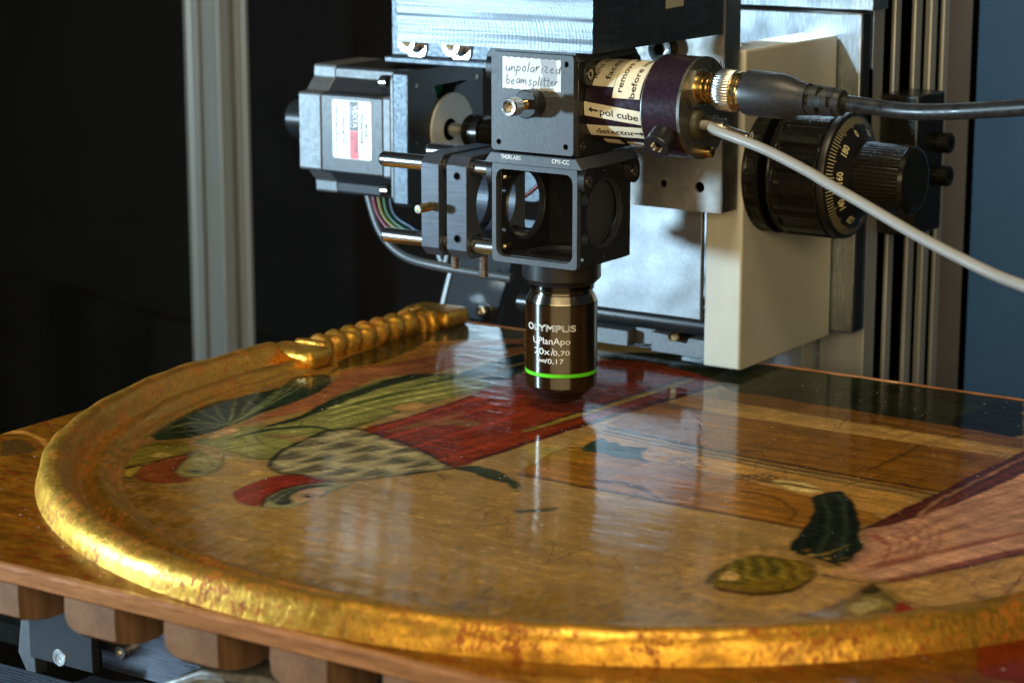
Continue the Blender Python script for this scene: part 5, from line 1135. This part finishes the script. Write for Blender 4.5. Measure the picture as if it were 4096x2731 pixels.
# ------------------------------------------------------------------ coax lead and power lead
cx = thing('coaxial_cable', 'black coaxial cable with knurled plug plugged into the photodetector', 'cable', (70, BY, BZ))
dx = Vector((1, -.01, -.035)).normalized(); o0 = Vector((69.6, BY, BZ))
b = MB().lathe(o0 - dx * 2.2, dx, [(0, 5.0), (.1, 5.7), (2.2, 5.7), (2.6, 6.6)], 48); obj('plug_shell', b, M['warm_metal'], cx, ang=25)
kn = lambda t_, r_, th_: r_ + (.20 * math.cos(44 * th_) if .5 < t_ < 6.6 else 0)
obj('knurled_collar', MB().lathe(o0, dx, [(0, 6.8), (.6, 7.35), (3, 7.4), (6.5, 7.4), (7.0, 7.0)], 264, rfun=kn), M['nickel'], cx, ang=60)
obj('collar_lip', MB().lathe(o0 + dx * 7.0, dx, [(0, 6.6), (.5, 7.1), (1.8, 7.0), (2.2, 6.4), (2.6, 6.2), (3.6, 6.3), (4.0, 6.9)], 56), M['warm_metal'], cx, ang=25)
b = MB().lathe(o0 + dx * 10.8, dx, [(0, 7.0), (.6, 7.9), (2, 8.25), (14, 8.1), (17.5, 7.5), (22, 6.0), (24, 5.7), (25.2, 5.6), (25.3, 4.2), (27.0, 4.1), (27.1, 5.5), (29.6, 5.3), (29.7, 4.0), (31.4, 3.9), (31.5, 5.2), (34.0, 5.0), (34.1, 3.9), (35.4, 3.8), (35.5, 4.9), (38.2, 4.6), (38.6, 4.0), (38.7, 2.8)], 56)
bt = obj('strain_relief_boot', b, M['rubber'], cx, ang=25)
b = MB()
for a in (0, 90, 180, 270):
    for t0, t1, off in ((25.2, 27.2, 20), (29.6, 31.6, 65), (34.0, 35.6, 20)):
        e = 7
        rr = []
        for tt_ in (t0 - .3, t1 + .3):
            ring = []
            d_, e1, e2 = basis(dx)
            for k in range(e): th = R(a + off + 45 * k / (e - 1)); ring.append(o0 + dx * (10.8 + tt_) + e1 * (5.25 * math.cos(th)) + e2 * (5.25 * math.sin(th)))
            for k in reversed(range(e)): th = R(a + off + 45 * k / (e - 1)); ring.append(o0 + dx * (10.8 + tt_) + e1 * (3.6 * math.cos(th)) + e2 * (3.6 * math.sin(th)))
            rr.append(ring)
        b.loft(rr)
obj('relief_bridge', b, M['rubber'], bt, ang=40)
def spline(pts, n=14):
    P = [Vector(p) for p in pts]; out = []
    for i in range(len(P) - 1):
        a, b_, c, d = P[max(i - 1, 0)], P[i], P[i + 1], P[min(i + 2, len(P) - 1)]
        for k in range(n):
            t_ = k / n; out.append(.5 * ((2 * b_) + (c - a) * t_ + (2 * a - 5 * b_ + 4 * c - d) * t_ ** 2 + (3 * b_ - a - 3 * c + d) * t_ ** 3))
    return out + [P[-1]]
e0 = o0 + dx * 48.5
obj('cable', MB().tube(spline([e0, e0 + dx * 8, (137.6, -5, 66.6), (150.3, -8, 67.0), (164.6, -12, 68.6), (179.4, -18, 70.8), (201.3, -28, 74.5), (240, -45, 82)]), 2.85, 28), M['coax'], cx, ang=60)
pc_ = MB().tube(spline([(62.5, -5.7, 56.2), (68, -8.5, 56.4), (75.5, -14, 55.4), (97, -22, 52.0), (118.8, -32, 47.4), (130, -38, 44.7), (152, -50, 39.7), (173, -62, 35.0), (193.4, -74, 31.4), (210.6, -84, 28.9), (227.4, -95, 28.0), (262, -118, 26)]), 1.82, 28)
pw = thing('power_cable', 'pale grey cable curving down to the right from the photodetector', 'cable', (63, -6, 56))
obj('cable', pc_, M['grey_pvc'], pw, ang=60)
# ------------------------------------------------------------------ cream focusing block and knobs
fb = thing('focus_block', 'cream enamelled focusing block with black coarse and fine knobs', 'focus block', (17, 81, -55))
obj('housing', MB().plate([(17.2, 81.2), (34.2, 81.2), (34.2, 163), (17.2, 163)], [], 'z', -55.6, 74.6), M['beige'], fb, bevel=1.1, seg=4)
obj('seat_screw', MB().lathe((21, 100, 74.5), (0, 0, 1), [(0, 4), (.6, 4), (.7, 2), (.1, 1.8)], 24), M['bolt'], fb)
KY, KZ = 105.0, 24.6
def pads(n, depth, t0, t1, frac=.5, ph=0.2):
    def g(t_, r_, th):
        c = math.cos(n * (th + ph)); k = 1 / (1 + math.exp(-(c - math.cos(math.pi * frac)) * 9)); e = 1 / (1 + math.exp(-(min(t_ - t0, t1 - t_)) * 6)); return r_ - depth * k * e
    return g
b = MB().lathe((34.0, KY, KZ), (1, 0, 0), [(0, 25.4)] + [(x, 25.9 - x * .02) for x in np.linspace(.5, 6.6, 16)] + [(7.0, 25.2)], 288, rfun=pads(15, .55, 1.6, 5.6)); ck = obj('friction_ring', b, M['knob'], fb, ang=30)
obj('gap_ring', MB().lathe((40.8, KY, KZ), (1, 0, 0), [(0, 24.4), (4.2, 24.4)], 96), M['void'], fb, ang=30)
b = MB().lathe((44.6, KY, KZ), (1, 0, 0), [(0, 24.6), (.4, 25.6), (1.0, 25.9), (1.6, 25.5), (2.0, 25.6)] + [(x, 25.7) for x in np.linspace(2.6, 21.4, 34)] + [(22.0, 25.2), (22.4, 24.2)], 288, rfun=pads(15, 1.25, 3.4, 21.2, .5, .05)); kb = obj('coarse_knob', b, M['knob'], fb, ang=30)
b = MB().lathe((67.0, KY, KZ), (1, 0, 0), [(0, 24.2), (.2, 25.3), (2.2, 25.4), (3.0, 25.0), (3.4, 23.9), (8.6, 15.2), (9.2, 14.2)], 128); dl = obj('dial', b, M['dial'], fb, ang=30)
def on_dial(phi):      # phi seen from the right: 0 = away, 90 = up; u along the rim, v outwards
    c, s_ = math.cos(R(phi)), math.sin(R(phi))
    def pl(u, v):
        v0 = v; x = 67.0 + 3.4 + (23.9 - v0) * (5.2 / 8.7) + .06; ph = R(phi) - u / max(v0, 1)
        return (x, KY + v0 * math.cos(ph), KZ + v0 * math.sin(ph))
    return pl
b = MB()
for k in range(100):
    phi = 103 + k * 3.6; pl = on_dial(phi); r0 = 20.2 if k % 5 == 0 else 21.0
    hw_ = .11; b.add([pl(-hw_, r0), pl(hw_, r0), pl(hw_, 23.7), pl(-hw_, 23.7)], [(0, 1, 2, 3)])
for k in range(10):
    pl = on_dial(103 - 36 * k); lettering(b, str((20 * k)), lambda u, v, pl=pl: pl(u, 16.9 + v), h=2.5, bold=.015)
obj('scale', b, M['cream_print'], dl, fix=False)
obj('index_line', MB().box(65.8, 69.2, KY - 25.55, KY - 25.2, KZ + 1.0, KZ + 1.25), M['cream_print'], kb)
fk = lambda t_, r_, th: r_ + (.26 * (abs(math.sin(26 * th)) - .5) if 2.0 < t_ < 20.4 else 0)
b = MB().lathe((75.4, KY, KZ + .3), (1, 0, 0), [(0, 13.2), (1.6, 13.4), (2.0, 13.7), (2.1, 13.9), (20.3, 13.5), (20.5, 13.5), (21.0, 13.6), (22.6, 12.9), (23.0, 12.2), (23.2, 11.2), (22.9, 10.8)], 312, rfun=fk); obj('fine_knob', b, M['knob'], fb, ang=25)
# ------------------------------------------------------------------ carrier plate, column and back structures
cp = thing('carrier_plate', 'scratched blue-lit aluminium plate standing behind the cream block', 'metal plate', (-40, 164, -54))
pf = MB().plate([(-40, -54), (44.6, -54), (44.6, 84.4), (-40, 84.4)], [], 'y', 164, 176); obj('plate_body', pf, M['scratch'], cp, bevel=.7)
obj('side_slot', MB().plate(rrect(172.2, 176.4, -4, 60, 2), [], 'x', 44.2, 44.75), M['void'], cp)
obj('side_face', MB().box(44.62, 45.0, 164.9, 172.0, -53, 83.8), M['anod_gloss'], cp)
col = thing('profile_column', 'tall aluminium profile column with slots behind the carrier plate', 'profile column', (-46, 178, -300))
def profile(x0, x1, ya, yb, front_slots, side_slots, d=6):
    """outline of a slotted extrusion: slots on the front (-y) and right (+x) faces"""
    o = [(x0, ya)]
    for a, b_ in front_slots: o += [(a, ya), (a, ya + 2), (a - 2, ya + 2.5), (a - 2, ya + d), (b_ + 2, ya + d), (b_ + 2, ya + 2.5), (b_, ya + 2), (b_, ya)]
    o.append((x1, ya))
    for a, b_ in side_slots: o += [(x1, a), (x1 - 2, a), (x1 - 2.5, a - 2), (x1 - d, a - 2), (x1 - d, b_ + 2), (x1 - 2.5, b_ + 2), (x1 - 2, b_), (x1, b_)]
    return o + [(x1, yb), (x0, yb)]
b = MB().plate(profile(-46, 43.6, 178, 258, [(-32, -24), (-8, 0), (14, 22)], [(189, 200), (206, 221), (228, 238), (244.5, 252)], 5), [], 'z', -330, 240)
obj('profile', b, M['extrusion'], col, bevel=.5, seg=2)
for a_, b_ in ((189, 200), (206, 221), (228, 238), (244.5, 252)): obj('slot_shade', MB().box(38.65, 41.8, a_ + .05, b_ - .05, -330, 240), M['void'], col)  # black boxes added to put the slots' shade in as colour
obj('slot_lip', MB().box(41.85, 42.6, 235.4, 236.8, -330, 240), M['extrusion'], col)
cl = thing('column_cover', 'flat grey brown cover panel beside the blue wall', 'panel', (30, 259, -300))
obj('cover_sheet', MB().box(30, 43.0, 259, 286, -330, 240), M['greypanel'], cl, bevel=.8)
obj('cover_gasket', MB().box(30, 43.2, 286.2, 293, -330, 240), M['void'], cl)
tp_ = thing('clamp_block', 'bright polished bar along the top edge behind the cream block', 'metal bar', (-40, 150, 87))
obj('bar', MB().plate([(-40, 85.6), (51.4, 85.6), (51.4, 118), (-40, 118)], [], 'y', 161, 175.5), M['scratch'], tp_, bevel=.6)
kn2 = thing('knob_mount', 'black mounting block with two bolts behind the fine knob', 'mount', (46, 190, 0))
obj('mount_block', MB().box(44.2, 62, 186, 214, -13, 48), M['knob'], kn2, bevel=1)
for z in (25.5, 11): obj('bolt', MB().lathe((62, 211, z), (1, 0, 0), [(0, 4.6), (4.4, 4.6), (5, 4.0), (5.01, 2), (3, 1.8)], 32), M['knob'], kn2, ang=30)
# ------------------------------------------------------------------ stepper motor with its mount
MY, MZ = 78.2, 31.6
sm = thing('stepper_motor', 'black and silver stepper motor with a white and red label', 'motor', (-140, MY, MZ))
def motor_section(h, c, r=2.2):
    """square of half side h whose corners are cut back by c with rounded inner corners"""
    o = []
    for qx, qy in ((1, 1), (-1, 1), (-1, -1), (1, -1)):
        pts = [(h, h - c), (h - c * .55 - r * .6, h - c + .3), (h - c * .62 - r, h - c + r), (h - c, h - c * .55 - r * .4 + r), (h - c, h)]
        pts = [(h, h - c - .8), (h - .8, h - c), (h - c * .55, h - c + .2), (h - c * .68, h - c * .9 + .5), (h - c * .78, h - c * .55), (h - c * .8, h - c * .3), (h - c * .8, h)]
        pts = [(h, h - c - .8), (h - .8, h - c), (h - c * .5, h - c + .3), (h - c * .72, h - c * .72), (h - c + .3, h - c * .5), (h - c, h - .8), (h - c - .8, h)]
        seq = [(qx * a, qy * b_) for a, b_ in pts]
        if qx * qy < 0: seq = seq[::-1]
        o += seq
    return [(MY + a, MZ + b_) for a, b_ in o]
obj('rear_cap', MB().plate(motor_section(28.2, 11.2), [], 'x', -168.2, -156.0), M['alu_cast'], sm, bevel=1.0, seg=3)
mb_ = obj('stator', MB().plate(motor_section(28.0, 10.6), [], 'x', -155.98, -122.6), M['motor_black'], sm, bevel=.6)
obj('front_flange', MB().plate(motor_section(28.2, 10.8), [], 'x', -122.55, -118.4), M['alu_cast'], sm, bevel=.8, seg=3)
obj('flange_plate', MB().plate(rrect(MY - 28.2, MY + 28.2, MZ - 28.2, MZ + 28.2, 4), [], 'x', -118.35, -116.9), M['alu_cast'], sm, bevel=.4)
obj('rear_boss', MB().lathe((-168.1, MY, MZ + 1.0), (-1, 0, 0), [(0, 10.5), (3, 10.4), (3.6, 8.9), (23.5, 8.6), (25, 7.6)], 40), M['anod_gloss'], sm, ang=25)
for z in (MZ + 23.2, MZ - 23.2):
    s = MB(); socket_head(s, (-122.6, MY - 23.4, z), (-1, 0, 0), 3.0, 3.6, 1.5, 2, 32); obj('flange_screw', s, M['bolt'], sm, ang=25)
LYM = MY - 28.06
lb = obj('label', MB().plate(rrect(-149.6, -128.6, 21.2, 46.4, 1.2), [], 'y', LYM - .12, LYM), M['sticker'], sm)
obj('label_bar', MB().box(-140.2, -135.6, LYM - .2, LYM - .1, 33.6, 46.1), M['dark_print'], lb); obj('label_bar', MB().box(-140.2, -135.6, LYM - .2, LYM - .1, 21.4, 33.5), M['red_print'], lb, label='red half of the label bar')
vtxt = lambda x, z: (lambda u, v: (x + v, LYM - .26, z - u))
tx = MB(); lettering(tx, 'VEXTA', vtxt(-138.4, 39.6), h=2.4, w=9.6, bold=.02); lettering(tx, 'STEPPING MOTOR', vtxt(-139.7, 39.6), h=.7, w=9.6); obj('lettering', tx, M['sticker'], lb, fix=False, label='pale lettering on the dark bar')
tx = MB(); lettering(tx, 'MODEL', vtxt(-132.0, 33.6), h=1.5, w=6.2, bold=.02); lettering(tx, 'PK266-03A811', vtxt(-134.4, 33.6), h=1.5, w=14.6, bold=.02)
lettering(tx, '2-PHASE', vtxt(-137.6, 28), h=1.3, w=7.4, bold=.01); lettering(tx, '1.8°', vtxt(-139.5, 30.6), h=1.2, w=3)
lettering(tx, 'DC 6 A', vtxt(-142.2, 39), h=1.1, w=5); lettering(tx, '1.8 Ω', vtxt(-142.2, 28), h=1.1, w=4); lettering(tx, 'STEPPING MOTOR', vtxt(-144.2, 34), h=1.2, w=13, bold=.015); lettering(tx, 'LOT   NO.', vtxt(-146.0, 34), h=1.1, w=9.5)
lettering(tx, 'ORIENTAL MOTOR CO., LTD.', vtxt(-148.0, 34), h=1.3, w=20, bold=.02)
obj('lettering', tx, M['dark_print'], lb, fix=False)
mt = thing('motor_mount', 'dark mounting plate with a cut-out window and pale disc on the motor', 'mounting plate', (-113, MY, MZ))
PXF = -109.6
win = [(69.5, 52.4), (87.0, 53.0), (84.5, 49.0), (81.5, 46.6), (78.0, 45.4), (74.5, 46.0), (72.0, 47.6)]
obj('plate', MB().plate(rrect(50.2, 106.2, 2.6, 60.6, 2), [win, circ(80.2, 32.6, 13.8, 64), circ(56.8, 53.6, 1.5, 16), circ(101.5, 53.6, 1.5, 16)], 'x', -116.8, PXF), M['anod_gloss'], mt, bevel=.5)
obj('edge_face', MB().box(-116.6, -109.9, 50.0, 50.18, 4.4, 58.8), M['bracket'], mt)
obj('lining', MB().box(-116.88, -116.4, 68.4, 88, 44.8, 54), M['lamgrn'], mt)
obj('bearing_ring', MB().ring('x', (80.2, 32.6), 11.5, 13.75, -116.5, -111.2, 64), M['warm_metal'], mt, bevel=.2)
obj('disc', MB().plate(circ(81.5, 33.2, 15.6, 72), [], 'x', PXF + .3, PXF + 1.5), M['disc'], mt, bevel=.3)
for y, z in ((56.8, 53.6), (101.5, 53.6)): obj('pin', MB().lathe((PXF - .5, y, z), (1, 0, 0), [(0, 1.4), (.6, 1.4), (.9, .8)], 16), M['bolt'], mt)
sf = thing('drive_coupling', 'dark bellows coupling on a short steel shaft by the pale disc', 'coupling', (-108, MY, 33))
obj('shaft', MB().lathe((-107.9, 79, 33.2), (1, 0, 0), [(0, 3.1), (12, 3.1)], 32), M['steel'], sf, ang=25)
obj('shaft_seat', MB().lathe((-108.05, 79, 33.2), (1, 0, 0), [(0, 4.8), (.15, 4.8)], 32), M['void'], sf)
prof = [(0, 3.0), (.2, 6.6), (1.4, 7.4), (8.5, 7.4)]
for k in range(12): prof += [(8.8 + k * 1.6, 6.2), (9.6 + k * 1.6, 7.2)]
obj('bellows', MB().lathe((-98.2, 79, 33.2), (1, 0, 0), prof + [(29, 6)], 48), M['knob'], sf, ang=25)
# ------------------------------------------------------------------ motor leads
W = [('wire_grey', (-149.5, 74, 4), (-141, 72, -13), (-127, 70, -22.4), (-104, 68, -25), (-70, 70, -26.5), 2.1, 'thick grey motor lead sagging below the lower rods'),
     ('wire_pink', (-140.5, 66, 5), (-138, 66, -4), (-131, 66, -11), (-117, 66, -15.5), (-96, 66, -13), .95, 'pink motor wire beside the grey lead'),
     ('wire_yellow', (-137.6, 66, 5), (-135.2, 66, -4), (-128, 66, -10), (-114, 66, -14), (-94, 66, -11.5), .95, 'yellow motor wire between the pink and green ones'),
     ('wire_green', (-134.4, 66, 5), (-132.4, 66, -3.6), (-125, 66, -9.2), (-111, 66, -12.6), (-92, 66, -10), .95, 'green motor wire next to the yellow one'),
     ('wire_blue', (-131.0, 66, 5), (-129.0, 66, -3.4), (-121, 66, -8), (-107, 66, -11), (-60, 66, -6), 1.0, 'dark blue motor wire next to the green one'),
     ('wire_red', (-80, 70, 2), (-66, 71, 8), (-58, 72, 14), (-52, 72, 21), (-48, 72, 30), .9, 'red wire seen through the side port of the open cube')]
for mname, a, b_, c, d, e, r_, lbl in W:
    tag(obj('motor_wire', MB().tube(spline([a, b_, c, d, e], 10), r_, 14), M[mname], ang=60), lbl, 'wire', 'wires below the stepper motor')
# ------------------------------------------------------------------ dark acrylic guard behind the rope column
gd = thing('acrylic_guard', 'smoked acrylic guard with pale slanted edges behind the far end of the gilded column', 'guard', (-135, 130, -50))
def slab(p, q, w_, d_):
    P_, Q_ = Vector(p), Vector(q); e = Vector((w_, 0, 0)); f_2 = Vector((0, d_, 0))
    return MB().add([P_, P_ + e, P_ + e + f_2, P_ + f_2, Q_, Q_ + e, Q_ + e + f_2, Q_ + f_2], [(0, 1, 2, 3), (4, 5, 6, 7), (0, 1, 5, 4), (1, 2, 6, 5), (2, 3, 7, 6), (3, 0, 4, 7)])
obj('pane', MB().add([(-150.5, 131, -66), (-120, 131, -66), (-108, 131, -24), (-141, 131, -24), (-150.5, 133.5, -66), (-120, 133.5, -66), (-108, 133.5, -24), (-141, 133.5, -24)], [(0, 1, 2, 3), (4, 5, 6, 7), (0, 1, 5, 4), (1, 2, 6, 5), (2, 3, 7, 6), (3, 0, 4, 7)]), M['acrylic'], gd)
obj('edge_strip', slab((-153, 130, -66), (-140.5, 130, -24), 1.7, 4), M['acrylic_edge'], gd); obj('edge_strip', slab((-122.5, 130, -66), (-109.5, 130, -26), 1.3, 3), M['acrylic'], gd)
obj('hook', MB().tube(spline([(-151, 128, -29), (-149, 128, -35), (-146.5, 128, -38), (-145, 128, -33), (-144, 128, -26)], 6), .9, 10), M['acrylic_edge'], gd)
obj('hook', MB().tube(spline([(-116, 128, -36), (-113, 128, -40), (-111, 128, -38)], 6), .6, 10), M['acrylic'], gd)
obj('bolt', MB().lathe((-126, 129.5, -57.5), (0, -1, 0), [(0, 2.7), (2.0, 2.7), (2.4, 2.0), (2.41, 1.0), (1.2, 1.0)], 6), M['nickel'], gd, ang=25)
# ------------------------------------------------------------------ hardware under the panel
ub = thing('stage_bracket', 'black anodised bracket with a countersunk screw under the panel', 'bracket', (-95, -180, -127))
obj('bracket_plate', MB().box(-110.3, -79.6, -180, -176.4, -129, -70), M['motor_black'], ub, bevel=.4)
s = MB(); s.loft([cring((-95.8, -180.02, -126.3), (0, -1, 0), 3.2, 0, 40), cring((-95.8, -180.02, -126.3), (0, -1, 0), 3.0, .25, 40), cring((-95.8, -180.02, -126.3), (0, -1, 0), 1.5, .25, 40), hexring((-95.8, -180.02, -126.3), (0, -1, 0), 1.3, .2, 40), hexring((-95.8, -180.02, -126.3), (0, -1, 0), 1.2, -1.2, 40)]); obj('countersunk_screw', s, M['nickel'], ub, ang=25)
ug = thing('stage_plate', 'brushed blue-grey metal plate under the panel behind the black bracket', 'metal plate', (-60, -170, -130))
obj('plate', MB().box(-84.8, 120, -169.8, -164, -131, -68), mat('brushed_slate_metal', (.17, .18, .215), .34, .9, .25, 500, [(900, .35, .04)], .08, 900, stretch=(.12, 1, 2.4)), ug)
s = MB(); socket_head(s, (-73.1, -170, -121.8), (0, -1, 0), 2.5, 3.4, 1.2, 1.8, 36); obj('cap_screw', s, M['nickel'], ug, ang=25)
ul = thing('stage_ledge', 'dark machined stage ledge below the brushed plate', 'stage', (-60, -185, -140))
obj('ledge', MB().box(-84.5, 140, -196, -170.2, -150, -131.6), M['anod_gloss'], ul, bevel=.6)
ur = thing('ribbed_block', 'black ribbed block at the bottom left corner below the bracket', 'ribbed block', (-110, -200, -140))
obj('block', MB().box(-150, -85, -225, -180.4, -152, -134.2), M['anod_gloss'], ur, bevel=.8)
for k in range(20): obj('rib', MB().box(-149, -86.2, -224 + k * 2.15, -222.9 + k * 2.15, -134.18, -133.3), M['anod_brush'], ur)
uc = thing('cable_connector', 'grey die-cast connector shell peeking out below the wooden battens', 'connector', (36, -236, -110))
obj('shell', MB().plate([(7, -125), (7, -96), (15, -92), (27, -86.2), (50, -83.4), (58, -84), (66, -90.4), (66, -125)], [], 'y', -244, -228), M['conn'], uc, bevel=1.4, seg=3)
obj('ridge', MB().plate([(12, -94.6), (26, -87.6), (49, -84.9), (55, -85.6), (49, -86.1), (27, -89.0), (13, -96)], [], 'y', -244.8, -244.02), M['conn'], uc, bevel=.25)
tx = MB(); lettering(tx, 'AMP', lambda u, v: (37.5 + u, -244.1, -91.0 + v + u * .10), h=2.4, w=14, bold=.03); obj('lettering', tx, M['ink'], uc, fix=False)
ubl = thing('drive_belt', 'dark toothed belt and clamp at the left under the panel', 'belt', (-150, -150, -135))
obj('belt', MB().box(-220, -141.5, -150, -140, -141, -133), M['knob'], ubl)
obj('clamp', MB().plate([(-143, -127), (-138, -124), (-136, -150), (-141, -150), (-145.5, -142)], [], 'y', -152, -146), M['alu_cast'], ubl, bevel=.6)
# ------------------------------------------------------------------ surroundings
ps = thing('aluminium_post', 'upright slotted aluminium post standing in the dark left of the motor', 'post', (-530, 400, -400))
def post_outline(cx_, cy_, h, s=4, d=6):
    o = []
    for k in range(4):
        a = R(90 * k); c, n_ = math.cos(a), math.sin(a)
        for u, v in ((-h, -h), (-s - 7, -h), (-s - 6, -h + .9), (-s, -h + .9), (-s, -h + 2.2), (-s - 2.5, -h + 2.6), (-s - 2.5, -h + d), (s + 2.5, -h + d), (s + 2.5, -h + 2.6), (s, -h + 2.2), (s, -h + .9), (s + 6, -h + .9), (s + 7, -h)): o.append((cx_ + u * c - v * n_, cy_ + u * n_ + v * c))
    return o
obj('profile', MB().plate(post_outline(-529.5, 414.5, 14.4), [], 'z', -600, 400), M['post'], ps, bevel=.6)
tag(obj('black_backdrop', MB().box(-1500, -96, 600, 606, -700, 700), M['black_cloth'], smooth=False), kind='structure')
fold = MB(); rows = []
for i in range(60):
    x = -1100 + i * 17.2; rows.append([(x, 560 + 5 * math.sin(i * .5) + 3 * math.sin(i * 1.3) - j * .6, -700 + j * 36 + (10 * math.sin(i * .16) if j == 14 else 0)) for j in range(15)])
fold.loft(rows, False, False, closed=False)
tag(obj('lower_drape', fold, M['black_board'], fix=False), kind='structure')
tag(obj('blue_wall', MB().box(-600, 1400, 900, 910, -900, 900), M['bluewall'], smooth=False), kind='structure')
tag(obj('floor', MB().box(-1500, 1400, -1200, 899, -905, -900), M['floor'], smooth=False), kind='structure')
